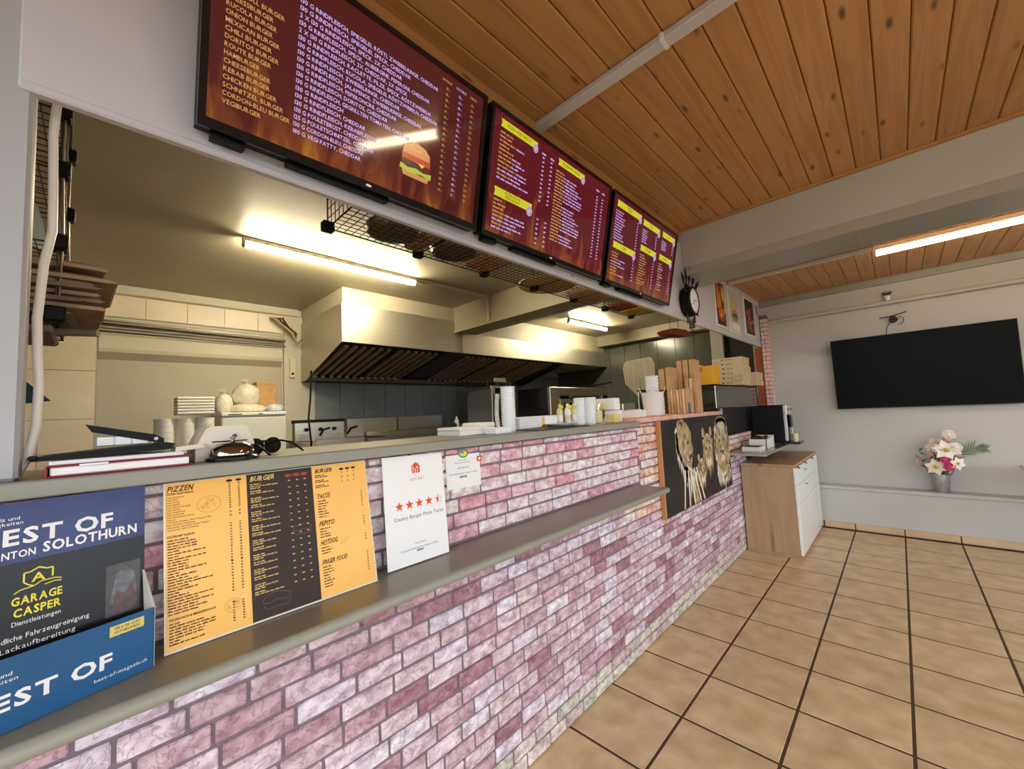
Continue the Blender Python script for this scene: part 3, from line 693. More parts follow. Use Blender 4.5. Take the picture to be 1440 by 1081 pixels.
text(k, 'DOUBLE', UV(O, w, 0.832, 0.905), SX, SY, 0.0075, fit=0.044, lift=0.0015)
for i in range(19): text(k, '%d.-' % rnd.randint(15, 22), UV(O, w, 0.847, 0.856 - i * 0.0378), SX, SY, 0.0085, fit=0.018, lift=0.0015)
obj('price_column', k, e_white, t)
k = MB(); bo_ = UV(O, w, 0.675, 0.30)
poly(k, [(-0.052, 0.012), (-0.050, 0.034), (-0.030, 0.050), (0.0, 0.056), (0.030, 0.050), (0.050, 0.034), (0.052, 0.012)], bo_, SX, SY, 0, 0.0014)
poly(k, [(-0.054, -0.008), (-0.054, 0.013), (0.054, 0.013), (0.054, -0.008)], bo_, SX, SY, 3, 0.0016); poly(k, [(-0.052, -0.026), (-0.056, -0.006), (0.056, -0.006), (0.052, -0.026)], bo_, SX, SY, 1, 0.0018)
poly(k, [(-0.02, -0.004), (0.034, -0.004), (0.022, -0.016), (0.006, -0.005)], bo_, SX, SY, 4, 0.0020)
poly(k, [(-0.060, -0.040), (-0.058, -0.024), (-0.03, -0.030), (0.0, -0.024), (0.03, -0.030), (0.060, -0.024), (0.058, -0.044), (0.02, -0.038), (-0.02, -0.046)], bo_, SX, SY, 2, 0.0019)
poly(k, [(-0.046, -0.058), (-0.052, -0.042), (0.052, -0.042), (0.046, -0.058)], bo_, SX, SY, 0, 0.0016)
for i in range(9): poly(k, ell(rnd.uniform(-0.035, 0.035), rnd.uniform(0.028, 0.046), 0.003, 0.0018, 6), bo_, SX, SY, 4, 0.0021)
obj('burger_picture', k, [e_bun, e_meat, e_let, e_tom, e_che], t)

def banner(t, kd, ks, u0, u1, v0, v1, s, O, w):
    k = MB(); poly(k, [(u0 * w, v0 * SH), (u1 * w, v0 * SH), (u1 * w - 0.004, (v0 + v1) / 2 * SH), (u1 * w, v1 * SH), (u0 * w, v1 * SH), (u0 * w + 0.005, (v0 + v1) / 2 * SH)], O, SX, SY, 0, 0.0012)
    obj('banner', k, e_ban, t); kd = MB()
    lines = s.split('|'); n = len(lines)
    for i, l in enumerate(lines):
        c = (v1 - v0) * SH * (0.42 if n == 1 else 0.30); vv = v0 * SH + (v1 - v0) * SH * ((0.30) if n == 1 else (0.56 - 0.42 * i))
        text(kd, l, O + SX * ((u0 + u1) / 2 * w - 0.008) + SY * vv, SX, SY, c, align='c', lift=0.0018, fit=min(0.62 * c * len(l), (u1 - u0) * w * 0.72))
    obj('banner_lettering', kd, e_dark, t)
    r_ = min(0.028, (v1 - v0) * SH * 0.62); ks = MB(); poly(ks, ell(u1 * w - r_ * 0.7, v0 * SH + 0.002, r_ * 0.85, r_, 14), O, SX, SY, 0, 0.0022)
    ring(ks, u1 * w - r_ * 0.7, v0 * SH + 0.002, r_ * 0.6, r_ * 0.7, 0.002, O, SX, SY, 1, 14, 0.0026); obj('sticker', ks, [e_pale, e_dark], t)
def rows(t, kw, O, w, u, v0, v1, n, lens, cap=0.0075):
    ka, kw = MB(), MB()
    for i in range(n):
        v = v0 - (v0 - v1) * i / max(1, n - 1); a, b_ = lens[i % len(lens)]
        if a: scribble(ka, UV(O, w, u, v), SX, SY, words_for(a), cap, 0, 0.0015)
        if b_: scribble(kw, UV(O, w, u, v) + SX * (a + 1 if a else 0) * cap * 0.62, SX, SY, words_for(b_), cap, 0, 0.0015)
    if ka.v: obj('dish_list', ka, e_yel, t)
    if kw.v: obj('dish_list', kw, e_white, t)
def prices(t, O, w, u, v0, v1, n):
    k = MB()
    for i in range(n): scribble(k, UV(O, w, u, v0 - (v0 - v1) * i / max(1, n - 1)), SX, SY, [3], 0.0075, 0, 0.0015)
    obj('price_column', k, e_white, t)
t, O, w = screen(1.035, 1.922, 'middle menu screen with yellow banners listing pizzas over flames', (92, 8, 28), (214, 150, 40), 0.014)
k, kd, ks, ka, kw = MB(), MB(), MB(), MB(), MB()
banner(t, kd, ks, 0.06, 0.31, 0.865, 0.925, 'PIZZEN VEGETARISCH', O, w); banner(t, kd, ks, 0.054, 0.31, 0.335, 0.405, 'PIZZEN FISCH &|MEERESFRÜCHTE', O, w); banner(t, kd, ks, 0.476, 0.715, 0.865, 0.925, 'PIZZEN MIT FLEISCH', O, w)
rows(t, kw, O, w, 0.06, 0.820, 0.470, 12, [(16, 0), (14, 0), (20, 10), (12, 0), (18, 0), (15, 12), (20, 12), (14, 10), (22, 14), (0, 36), (16, 12), (0, 40)])
rows(t, kw, O, w, 0.055, 0.300, 0.085, 8, [(10, 0), (16, 0), (12, 0), (14, 26), (14, 26), (0, 30), (12, 24), (0, 24)])
rows(t, kw, O, w, 0.464, 0.800, 0.185, 22, [(14, 0), (12, 22), (16, 16), (14, 24), (16, 28), (12, 26), (16, 30), (18, 28), (14, 30)])
for u, v0, v1, n in ((0.352, 0.83, 0.46, 11), (0.415, 0.83, 0.46, 11), (0.352, 0.30, 0.09, 6), (0.415, 0.30, 0.09, 6), (0.848, 0.80, 0.19, 20), (0.905, 0.80, 0.19, 20)): prices(t, O, w, u, v0, v1, n)
for u, v in ((0.345, 0.86), (0.41, 0.86), (0.84, 0.86), (0.9, 0.86)):
    kw = MB(); scribble(kw, UV(O, w, u, v), SX, SY, [5], 0.009, 0, 0.0015); obj('price_heading', kw, e_white, t)

t, O, w = screen(1.948, 2.822, 'right-hand menu screen with six yellow banners, beside the ceiling beam', (88, 8, 30), (210, 150, 40), 0.013)
k, kd, ks, ka, kw = MB(), MB(), MB(), MB(), MB()
for (u0, u1, v0, s) in ((0.056, 0.387, 0.855, 'FINGERFOOD|& SNACKS'), (0.417, 0.687, 0.835, 'TACOS'), (0.732, 0.960, 0.845, 'SALATE'), (0.055, 0.355, 0.405, 'DÖNER'), (0.416, 0.664, 0.530, 'GETRÄNKE'), (0.72, 0.946, 0.545, 'DESSERT')):
    banner(t, kd, ks, u0, u1, v0, v0 + 0.07, s, O, w)
rows(t, kw, O, w, 0.049, 0.800, 0.500, 11, [(0, 18), (0, 16), (0, 22), (0, 20), (0, 24), (0, 18)]); rows(t, kw, O, w, 0.053, 0.345, 0.115, 8, [(16, 0), (14, 0), (18, 14), (0, 24), (16, 16)])
rows(t, kw, O, w, 0.42, 0.775, 0.635, 6, [(0, 14), (0, 12), (0, 16)]); rows(t, kw, O, w, 0.42, 0.475, 0.130, 12, [(14, 0), (16, 0), (20, 0), (18, 0)])
rows(t, kw, O, w, 0.735, 0.785, 0.680, 5, [(0, 14), (0, 16)]); rows(t, kw, O, w, 0.725, 0.485, 0.150, 11, [(10, 0), (14, 0), (0, 16)])
for u, v0, v1, n in ((0.335, 0.80, 0.50, 10), (0.63, 0.775, 0.635, 6), (0.925, 0.785, 0.68, 5), (0.33, 0.34, 0.12, 7), (0.63, 0.475, 0.13, 11), (0.925, 0.485, 0.15, 10)): prices(t, O, w, u, v0, v1, n)


# ================================================================== LAMPS, TRUNKING
def tube_lamp(label, p0, p1, mglow, name='tube_lamp', r=0.026, down=0.03, group=None):
    p0, p1 = Vector(p0), Vector(p1); t = thing(name, label, 'lamp', (p0 + p1) / 2, group)
    d = (p1 - p0).normalized(); s = d.cross(Vector((0, 0, 1)))
    k = MB(); k.obox(p0 - s * 0.024 + Vector((0, 0, 0.016)), p1 - p0, s * 0.048, Vector((0, 0, down))); obj('housing', k, m_lampbody, t)
    k = MB(); k.cyl(p0 + d * 0.015, p1 - d * 0.015, r, n=12); obj('tube', k, mglow, t, smooth=True)
    for q in (p0, p1 - d * 0.016):
        k = MB(); k.cyl(q, q + d * 0.016, r * 1.12, n=12); obj('end_cap', k, m_lampbody, t, smooth=True)
    return t
tube_lamp('long warm tube lamp on the kitchen ceiling above the fridge corner', (-3.47, 0.745, 2.785), (-3.47, 2.255, 2.785), m_lampk, group='ceiling tube lamps')
tube_lamp('short warm tube lamp at the far end of the kitchen ceiling', (-3.56, 5.02, 2.785), (-3.56, 6.13, 2.785), m_lampk, group='ceiling tube lamps')
tube_lamp('bright tube lamp on the far plank ceiling, above the wall television', (-0.055, 4.50, 2.597), (1.45, 4.50, 2.597), m_lampd, group='ceiling tube lamps', down=0.036)
tube_lamp('tube lamp on the near plank ceiling, mirrored in the left menu screen', (0.07, 1.49, 2.782), (1.28, 1.49, 2.782), m_lampd, group='ceiling tube lamps')
k = MB(); k.cbox(-1.176, 0.06, 1.464, 1.520, 2.790, 2.819, 0.004); o = obj('cable_trunking', k, m_trunking); tag(o, 'white plastic cable trunking crossing the near plank ceiling', 'trunking')
k = MB(); k.cbox(-0.545, -0.525, 1.460, 1.524, 2.788, 2.820, 0.004); obj('joint_cover', k, m_white, o)
k = MB(); k.cbox(-1.17, -0.06, 4.475, 4.525, 2.622, 2.654, 0.004); o = obj('cable_trunking', k, m_trunking); tag(o, 'thin white trunking feeding the far tube lamp behind the beam', 'trunking')
k = MB(); k.cbox(-3.488, -3.452, 2.26, 3.278, 2.808, 2.838, 0.003); k.cbox(-3.488, -3.452, 3.25, 3.279, 2.53, 2.812, 0.003); o = obj('cable_trunking', k, m_kwall); tag(o, 'beige trunking from the kitchen tube lamp down the ceiling beam', 'trunking')

# ================================================================== THINGS ON THE COUNTER SHELF
# magazine dispenser and magazine
stand = thing('magazine_dispenser', 'blue cardboard magazine dispenser at the left end of the grey shelf', 'display box', (-1.04, 0, 0.949))
DO = Vector((-1.016, -0.137, 0.949)); DX = Vector((-0.256, 0.966, 0)).normalized(); DZ = Vector((0, 0, 1)); DN = DX.cross(DZ); DW = 0.232
k = MB(); k.obox(DO - DX * 0.03 - DN * 0.003, DX * (DW + 0.03), DZ * 0.110, DN * 0.003); obj('front_panel', k, m_stand, stand)
k = MB(); k.prism([(0, 0), (0.06, 0), (0.075, 0.20), (0.0, 0.110)], DO + DX * (DW - 0.002), -DN, DZ, DX * 0.003); obj('side_panel', k, m_standin, stand)
k = MB(); k.obox(DO - DX * 0.03 - DN * 0.06, DX * (DW + 0.03), DZ * 0.003, DN * 0.058); k.obox(DO - DX * 0.03 - DN * 0.064, DX * (DW + 0.03), DZ * 0.24 - DN * 0.016, DN * 0.003); obj('back_panel', k, m_standin, stand)
k = MB(); text(k, 'BEST OF', DO + DX * 0.012 + DZ * 0.033 + DX * 0.0, DX, DZ, 0.0235, bold=0.03, fit=0.162)
text(k, 'best-of-magazin.ch', DO + DX * 0.149 + DZ * 0.016, DX, DZ, 0.0062, fit=0.073); text(k, 'Hotels und', DO + DX * 0.010 + DZ * 0.083, DX, DZ, 0.006, fit=0.047); text(k, 'Sehenswürdigkeiten', DO + DX * -0.025 + DZ * 0.074, DX, DZ, 0.006, fit=0.088)
obj('stand_lettering', k, m_inkwhite, stand)
k = MB(); rect(k, DO, DX, DZ, 0.168, 0.216, 0.083, 0.101, 0, 0.0004); obj('badge', k, m_badge, stand)
k = MB(); text(k, 'GRATIS ZUM', DO + DX * 0.192 + DZ * 0.0935, DX, DZ, 0.0046, align='c', fit=0.036, lift=0.0009); text(k, 'MITNEHMEN', DO + DX * 0.192 + DZ * 0.0865, DX, DZ, 0.0046, align='c', fit=0.036, lift=0.0009); obj('badge_lettering', k, m_inkbrown, stand)
mag = thing('magazine', 'glossy dark magazine with blue BEST OF title standing in the dispenser', 'magazine', (-1.06, 0, 0.96))
MO = Vector((-1.046, -0.137, 0.96)); MY = Vector((-0.05, 0, 0.33)).normalized(); MX = DX; MN = MX.cross(MY).normalized(); MW, MH = 0.218, 0.331
k = MB(); k.obox(MO - MX * 0.03 - MN * 0.013, MX * (MW + 0.03), MY * MH, MN * 0.012); obj('pages', k, m_paper, mag)
k = MB(); k.obox(MO - MX * 0.03 - MN * 0.001, MX * (MW + 0.031), MY * (MH - 0.099), MN * 0.001, 1); k.obox(MO - MX * 0.03 - MN * 0.001 + MY * (MH - 0.099), MX * (MW + 0.031), MY * 0.0995, MN * 0.001, 0)
obj('cover', k, [m_navy, m_magblack], mag)
k = MB(); text(k, 'BEST OF', MO + MX * 0.008 + MY * 0.262, MX, MY, 0.0255, bold=0.03, fit=0.164); text(k, 'KANTON ', MO + MX * 0.014 + MY * 0.240, MX, MY, 0.0115, bold=0.02, fit=0.062); text(k, 'SOLOTHURN', MO + MX * 0.079 + MY * 0.241, MX, MY, 0.0165, bold=0.028, fit=0.128)
text(k, 'Hotels und', MO + MX * 0.010 + MY * 0.303, MX, MY, 0.006, fit=0.042); text(k, 'Sehenswürdigkeiten', MO + MX * -0.02 + MY * 0.295, MX, MY, 0.006, fit=0.076)
obj('title_lettering', k, m_inkwhite, mag); k = MB()
text(k, 'Dienstleistungen', MO + MX * 0.049 + MY * 0.131, MX, MY, 0.0072, fit=0.056); text(k, 'Politur / Lackaufbereitung', MO + MX * -0.006 + MY * 0.094, MX, MY, 0.0078, fit=0.130); text(k, 'Gründliche Fahrzeugreinigung', MO + MX * 0.018 + MY * 0.109, MX, MY, 0.0078, fit=0.123)
obj('cover_lettering', k, m_inkwhite, mag)
k = MB(); text(k, 'GARAGE', MO + MX * 0.047 + MY * 0.163, MX, MY, 0.0125, bold=0.03, fit=0.059); text(k, 'CASPER', MO + MX * 0.050 + MY * 0.1445, MX, MY, 0.0125, bold=0.03, fit=0.055)
text(k, 'A', MO + MX * 0.0765 + MY * 0.195, MX, MY, 0.0135, bold=0.02, align='c', fit=0.018)
stroke(k, [(0.060, 0.197), (0.060, 0.212), (0.067, 0.212), (0.0765, 0.217), (0.086, 0.212), (0.093, 0.212), (0.093, 0.197)], 0.0022, MO, MX, MY); stroke(k, [(0.050, 0.182), (0.056, 0.186), (0.072, 0.188), (0.080, 0.193), (0.096, 0.193), (0.104, 0.190)], 0.0016, MO, MX, MY)
stroke(k, [(0.060, 0.197), (0.066, 0.191), (0.072, 0.188)], 0.0018, MO, MX, MY); stroke(k, [(0.084, 0.186), (0.096, 0.188), (0.104, 0.186)], 0.0014, MO, MX, MY)
obj('garage_emblem', k, m_inkyellow, mag)
k = MB(); rect(k, MO, MX, MY, 0.162, 0.212, 0.095, 0.188, 0, 0.0005); poly(k, [(0.168, 0.118), (0.176, 0.168), (0.190, 0.180), (0.204, 0.166), (0.207, 0.128), (0.194, 0.108)], MO, MX, MY, 1, 0.0008); poly(k, [(0.170, 0.102), (0.176, 0.140), (0.188, 0.132), (0.200, 0.146), (0.208, 0.112), (0.196, 0.098)], MO, MX, MY, 2, 0.0010)
obj('cover_photo', k, [mat('photo_dark', (60, 54, 52), 0.3, var=0.3, vscale=60), mat('photo_grey', (50, 50, 54), 0.3, col2=(120, 122, 128), vscale=60), mat('photo_rust', (58, 44, 40), 0.3, col2=(104, 66, 54), vscale=60)], mag)

# printed menu board
mn = thing('menu_board', 'wide amber and brown printed menu board leaning on the counter bricks', 'menu', (-1.12, 0.33, 0.949))
BO = Vector((-1.100, 0.105, 0.9495)); BX = Vector((0, 1, 0)); BY = Vector((-0.065, 0, 0.335)).normalized(); BN = BX.cross(BY); BW, BH = 0.457, 0.341
k = MB(); k.obox(BO - BN * 0.004, BX * BW, BY * BH, BN * 0.0035); obj('backing', k, m_acrylic, mn)
k = MB()
for (a, b_, mi) in ((0.003, 0.1535, 0), (0.1535, 0.3045, 1), (0.3045, 0.454, 0)): k.obox(BO + BX * a - BN * 0.0006 + BY * 0.004, BX * (b_ - a), BY * (BH - 0.006), BN * 0.0008, mi)
obj('printed_sheet', k, [m_menuyellow, m_menudark], mn)
k = MB(); L_ = 0.001
text(k, 'PIZZEN', BO + BX * 0.005 + BY * 0.3215, BX, BY, 0.0115, bold=0.02, shear=0.25, fit=0.045, lift=L_, jitter=0.05)
text(k, 'PIZZEN VEGETARISCH', BO + BX * 0.005 + BY * 0.3145, BX, BY, 0.0042, bold=0.02, fit=0.046, lift=L_)
pz = ['Pizza Margherita', 'Pizza Mais', 'Pizza Funghi', 'Pizza Napoli', 'Pizza Quattro Formaggi', 'Pizza Spinaci', 'Pizza Vegetariana', 'Pizza Gorgonzola', 'Pizza Mascarpone e Rucola', 'Vegetale', '*Tomaten, Zwiebeln, Oliven, Peperoni, Mais', 'Pizza Zucchini e Melanzane', '*Mozzarella, Auberginen, frische Tomaten', '*Gorgonzola, Spinat, Zwiebeln']
for i, s in enumerate(pz): text(k, s, BO + BX * 0.005 + BY * (0.3075 - 0.00525 * i), BX, BY, 0.0031, fit=0.00185 * len(s), lift=L_)
text(k, 'PIZZEN MIT FLEISCH', BO + BX * 0.0055 + BY * 0.2245, BX, BY, 0.0042, bold=0.02, fit=0.046, lift=L_)
for i in range(27): scribble(k, BO + BX * 0.006 + BY * (0.2175 - 0.0056 * i), BX, BY, words_for(rnd.choice((10, 18, 26, 34, 40))), 0.0031, 0, L_)
text(k, 'PIZZEN FISCH & MEERESFRÜCHTE', BO + BX * 0.008 + BY * 0.060, BX, BY, 0.0042, bold=0.02, fit=0.078, lift=L_)
for i in range(8): scribble(k, BO + BX * 0.008 + BY * (0.053 - 0.0055 * i), BX, BY, words_for(rnd.choice((10, 18, 30, 40))), 0.0031, 0, L_)
for u in (0.113, 0.1315):
    poly(k, ell(u + 0.0055, 0.3305, 0.0065, 0.003, 12), BO, BX, BY, 0, L_)
    for v0, v1, n in ((0.322, 0.268, 11), (0.258, 0.250, 2), (0.232, 0.150, 14), (0.148, 0.085, 11), (0.060, 0.022, 8)):
        for i in range(n): scribble(k, BO + BX * (u + 0.004) + BY * (v0 - (v0 - v1) * i / max(1, n - 1)), BX, BY, [2], 0.0032, 0, L_)
text(k, 'BURGER', BO + BX * 0.312 + BY * 0.3205, BX, BY, 0.0105, bold=0.02, shear=0.25, fit=0.046, lift=L_, jitter=0.05)
for i in range(3):
    for j in range(2): scribble(k, BO + BX * 0.312 + BY * (0.3125 - 0.0135 * i - 0.0045 * j), BX, BY, words_for((12, 18)[j]), 0.0031, 0, L_)
for u in (0.384, 0.401, 0.418):
    poly(k, ell(u, 0.3235, 0.0065, 0.0032, 12), BO, BX, BY, 0, L_)
    for i in range(3): scribble(k, BO + BX * (u - 0.002) + BY * (0.313 - 0.0125 * i), BX, BY, [2], 0.0032, 0, L_)
for (s, v, n, c, fw) in (('TACOS', 0.252, 7, 0.0125, 0.034), ('PEPITO', 0.180, 4, 0.0125, 0.040), ('HOTDOG', 0.132, 3, 0.0125, 0.044), ('FINGER FOOD', 0.084, 8, 0.0115, 0.066)):
    text(k, s, BO + BX * 0.3125 + BY * v, BX, BY, c, bold=0.012, shear=0.18, fit=fw, lift=L_, jitter=0.06)
    for i in range(n):
        vv = v - 0.0085 - 0.0068 * i
        scribble(k, BO + BX * 0.314 + BY * vv, BX, BY, words_for(rnd.choice((9, 11, 14))), 0.0031, 0, L_); scribble(k, BO + BX * 0.4335 + BY * (vv + 0.01), BX, BY, [2], 0.0032, 0, L_)
obj('menu_lettering', k, m_inkblack, mn)
k = MB(); text(k, 'BURGER', BO + BX * 0.160 + BY * 0.3215, BX, BY, 0.0115, bold=0.02, shear=0.25, fit=0.054, lift=L_, jitter=0.05)
v = 0.312
for i in range(16):
    scribble(k, BO + BX * 0.1605 + BY * v, BX, BY, words_for(12), 0.0031, 0, L_); scribble(k, BO + BX * 0.1605 + BY * (v - 0.0046), BX, BY, words_for(rnd.choice((28, 34))), 0.0029, 0, L_)
    if i % 2 == 0: scribble(k, BO + BX * 0.1605 + BY * (v - 0.0092), BX, BY, words_for(12), 0.0029, 0, L_)
    for u in (0.245, 0.264, 0.283): scribble(k, BO + BX * u + BY * (v - 0.002), BX, BY, [3], 0.003, 0, L_)
    v -= 0.0165
obj('menu_lettering', k, mat('ink_cream', (232, 200, 120), 0.6), mn)
k = MB()
for u in (0.2465, 0.2655, 0.2845): ring(k, u, 0.3245, 0.0078, 0.0040, 0.0012, BO, BX, BY, 0, 14, L_); scribble(k, BO + BX * (u - 0.004) + BY * 0.3232, BX, BY, [4], 0.003, 0, L_)
obj('price_heading', k, m_inkorange, mn)
k = MB()
ring(k, 0.079, 0.284, 0.0225, 0.0185, 0.0007, BO, BX, BY, 0, 22, L_)
for i in range(10):
    a = rnd.uniform(0, 2 * PI); q = rnd.uniform(0.004, 0.015); ring(k, 0.079 + q * math.cos(a), 0.284 + q * 0.8 * math.sin(a), 0.0032, 0.0028, 0.0006, BO, BX, BY, 0, 8, L_)
ring(k, 0.118, 0.055, 0.017, 0.014, 0.0006, BO, BX, BY, 0, 18, L_)
for i in range(7):
    a = rnd.uniform(0, 2 * PI); ring(k, 0.118 + 0.009 * math.cos(a), 0.055 + 0.008 * math.sin(a), 0.003, 0.0026, 0.0006, BO, BX, BY, 0, 8, L_)
stroke(k, [(0.366, 0.1235), (0.386, 0.1335), (0.390, 0.139), (0.386, 0.1405), (0.367, 0.131), (0.364, 0.126), (0.366, 0.1235)], 0.0007, BO, BX, BY, 0, L_)
obj('food_sketch', k, m_inkfaint, mn)
k = MB()
for (cu, cv, a) in ((0.272, 0.185, 0.022), (0.205, 0.038, 0.030)):
    stroke(k, [(cu - a, cv), (cu - a * 0.9, cv + a * 0.35), (cu - a * 0.3, cv + a * 0.6), (cu + a * 0.4, cv + a * 0.55), (cu + a * 0.95, cv + a * 0.25), (cu + a, cv)], 0.0008, BO, BX, BY, 0, L_)
    stroke(k, [(cu - a, cv), (cu - a * 0.5, cv - a * 0.12), (cu, cv + a * 0.03), (cu + a * 0.5, cv - a * 0.12), (cu + a, cv)], 0.0008, BO, BX, BY, 0, L_)
    stroke(k, [(cu - a * 0.95, cv - a * 0.2), (cu - a * 0.8, cv - a * 0.5), (cu + a * 0.8, cv - a * 0.5), (cu + a * 0.95, cv - a * 0.2)], 0.0008, BO, BX, BY, 0, L_)
obj('food_sketch', k, m_inkfaintd, mn)

# rating poster
ps = thing('rating_poster', 'white upright poster with orange stars standing beside the amber menu', 'poster', (-1.13, 0.72, 0.949))
QO = Vector((-1.125, 0.60, 0.9495)); QX = Vector((0, 1, 0)); QY = Vector((-0.04, 0, 0.33)).normalized(); QN = QX.cross(QY)
k = MB(); k.prism([(0.007, 0.002), (0.231, 0.002), (0.241, 0.331), (0.017, 0.336)], QO - QN * 0.002, QX, QY, QN * 0.0018); obj('sheet', k, m_paper, ps)
k = MB(); L_ = 0.0004
poly(k, [(0.117, 0.276), (0.117, 0.295), (0.113, 0.295), (0.132, 0.311), (0.139, 0.305), (0.139, 0.309), (0.143, 0.309), (0.143, 0.302), (0.151, 0.295), (0.147, 0.295), (0.147, 0.276)], QO, QX, QY, 0, L_)
text(k, 'JUST EAT', QO + QX * 0.134 + QY * 0.253, QX, QY, 0.0085, align='c', fit=0.056, shear=0.12, lift=L_)
obj('delivery_emblem', k, m_inkorange, ps); k = MB()
for u in (0.062, 0.098, 0.134, 0.171): poly(k, star(u, 0.180, 0.0155), QO, QX, QY, 0, L_)
sp = star(0.209, 0.180, 0.0155); half = [p for p in sp if p[0] <= 0.2091]; poly(k, sorted(half, key=lambda p: 0) and [sp[0], sp[5], sp[6], sp[7], sp[8], sp[9]], QO, QX, QY, 0, L_)
obj('rating_star', k, m_inkorange, ps)
k = MB()
for u in (0.122, 0.130, 0.138): stroke(k, [(u, 0.274), (u, 0.292)], 0.0022, QO, QX, QY, 0, 0.0007)
for u in (0.122, 0.138): poly(k, ell(u, 0.294, 0.0026, 0.004, 10), QO, QX, QY, 0, 0.0007)
obj('fork_cutout', k, m_paper, ps)
k = MB(); text(k, 'County Burger Pizza Tacos', QO + QX * 0.132 + QY * 0.138, QX, QY, 0.0108, align='c', fit=0.184, lift=L_)
text(k, 'Les partenaires les mieux notés', QO + QX * 0.123 + QY * 0.0445, QX, QY, 0.0054, align='c', fit=0.136, lift=L_); scribble(k, QO + QX * 0.110 + QY * 0.036, QX, QY, [6], 0.0065, 0, L_, 0.025)
for i in range(5): poly(k, star(0.109 + 0.0085 * i, 0.0605, 0.0028), QO, QX, QY, 0, L_)
stroke(k, [sp[0], sp[1], sp[2], sp[3], sp[4], sp[5]], 0.0006, QO, QX, QY, 0, L_)
obj('poster_lettering', k, m_inkgrey, ps)
# small card on the bricks
cd = thing('rating_card', 'small white card with round emblem stuck on the pink bricks', 'card', (XC, 0.94, 1.2))
KO = Vector((XC + 0.004, 0.866, 1.141)); KX = Vector((0, 1, 0)); KY = Vector((0, 0, 1))
k = MB(); k.prism([(0, 0), (0.160, -0.002), (0.156, 0.119), (-0.003, 0.121)], KO - Vector((0.001, 0, 0)), KX, KY, (0.0012, 0, 0)); obj('sheet', k, m_paper, cd)
k = MB(); text(k, 'Restaurant', KO + KX * 0.075 + KY * 0.098, KX, KY, 0.005, align='c', fit=0.040); text(k, 'Note de la clientèle', KO + KX * 0.072 + KY * 0.089, KX, KY, 0.005, align='c', fit=0.07)
for i in range(5): poly(k, star(0.052 + 0.0115 * i, 0.072, 0.0042), KO, KX, KY)
text(k, 'Partenaires les mieux notés', KO + KX * 0.076 + KY * 0.050, KX, KY, 0.0062, align='c', fit=0.13); scribble(k, KO + KX * 0.058 + KY * 0.036, KX, KY, [6], 0.008, 0, 0.0006, 0.034)
obj('card_lettering', k, m_inkgrey, cd)
k = MB(); ring(k, 0.078, 0.124, 0.024, 0.017, 0.006, KO, KX, KY, 0, 18, 0.0012); poly(k, ell(0.078, 0.122, 0.017, 0.010, 14), KO, KX, KY, 1, 0.0010); poly(k, ell(0.07, 0.127, 0.012, 0.005, 10), KO, KX, KY, 2, 0.0014); obj('round_emblem', k, [mat('emblem_green', (92, 160, 110), 0.5), m_inkyellow, m_greyblue], cd)
k = MB(); k.obox(KO + Vector((0.0012, 0.142, 0.087)), (0, 0.024, 0), (0, 0, 0.020), (0.001, 0, 0)); obj('orange_sticker', k, m_inkorange, cd)
k = MB(); poly(k, ell(0.154, 0.097, 0.006, 0.006, 8), KO, KX, KY, 0, 0.0027); obj('sticker_mark', k, m_paper, cd)

# ================================================================== THINGS ON THE WORKTOP
ZT = 1.3205
# notebook
nb = thing('notebook', 'thick red-edged notebook lying on the left end of the worktop', 'book', (-1.22, 0.045, ZT))
k = MB(); k.cbox(-1.36, -1.158, -0.058, 0.148, ZT + 0.0035, ZT + 0.0195, 0.002); obj('pages', k, m_paper, nb)
k = MB(); k.cbox(-1.365, -1.154, -0.062, 0.151, ZT, ZT + 0.0035, 0.0015); k.cbox(-1.365, -1.154, -0.062, 0.151, ZT + 0.0195, ZT + 0.0228, 0.0015); k.cbox(-1.365, -1.154, -0.064, -0.0605, ZT + 0.001, ZT + 0.0218, 0.0015); obj('cover', k, m_maroon, nb)
k = MB(); k.cbox(-1.1545, -1.1532, -0.02, 0.02, ZT + 0.0185, ZT + 0.0225, 0.0005); obj('label_strip', k, m_paper, nb)
k = MB(); k.cbox(-1.36, -1.168, -0.060, 0.140, ZT + 0.0232, ZT + 0.0302, 0.001)
o = obj('paper_stack', k, m_paper); tag(o, 'flat stack of white papers on top of the red-edged notebook', 'papers')
# black document tray / clipboard on the papers
k = MB(); k.prism([(-0.105, 0.0), (0.0, 0.001), (0.10, 0.006), (0.11, 0.018), (0.10, 0.021), (0.0, 0.016), (-0.105, 0.008)], (-1.32, 0.02, ZT + 0.0306), (0, 1, 0), (0, 0, 1), (0.11, 0, 0))
o = obj('letter_tray', k, m_black); tag(o, 'black shallow plastic tray lying on the white papers under the stapler', 'tray')
k = MB(); k.cbox(-1.325, -1.205, -0.09, -0.075, ZT + 0.034, ZT + 0.042, 0.003); obj('rim', k, m_blackgloss, o)
st = thing('stapler', 'open black and grey desk stapler on the black tray', 'stapler', (-1.27, 0.03, ZT + 0.05))
k = MB(); k.prism([(-0.055, 0.072), (0.055, 0.044), (0.072, 0.034), (0.072, 0.022), (0.05, 0.028), (-0.045, 0.055)], (-1.285, 0.04, ZT + 0.028), (0, 1, 0), (0, 0, 1), (0.045, 0, 0)); obj('arm', k, m_black, st)
k = MB(); k.cbox(-1.282, -1.243, 0.0, 0.085, ZT + 0.051, ZT + 0.073, 0.003); obj('magazine_rail', k, mat('pale_steel', (176, 184, 188), 0.3, metal=0.3), st)
for j in range(3):
    k = MB(); k.cbox(-1.2435, -1.242, 0.003 + j * 0.028, 0.028 + j * 0.028, ZT + 0.053, ZT + 0.071, 0.0005); obj('rail_plate', k, m_paper, st)
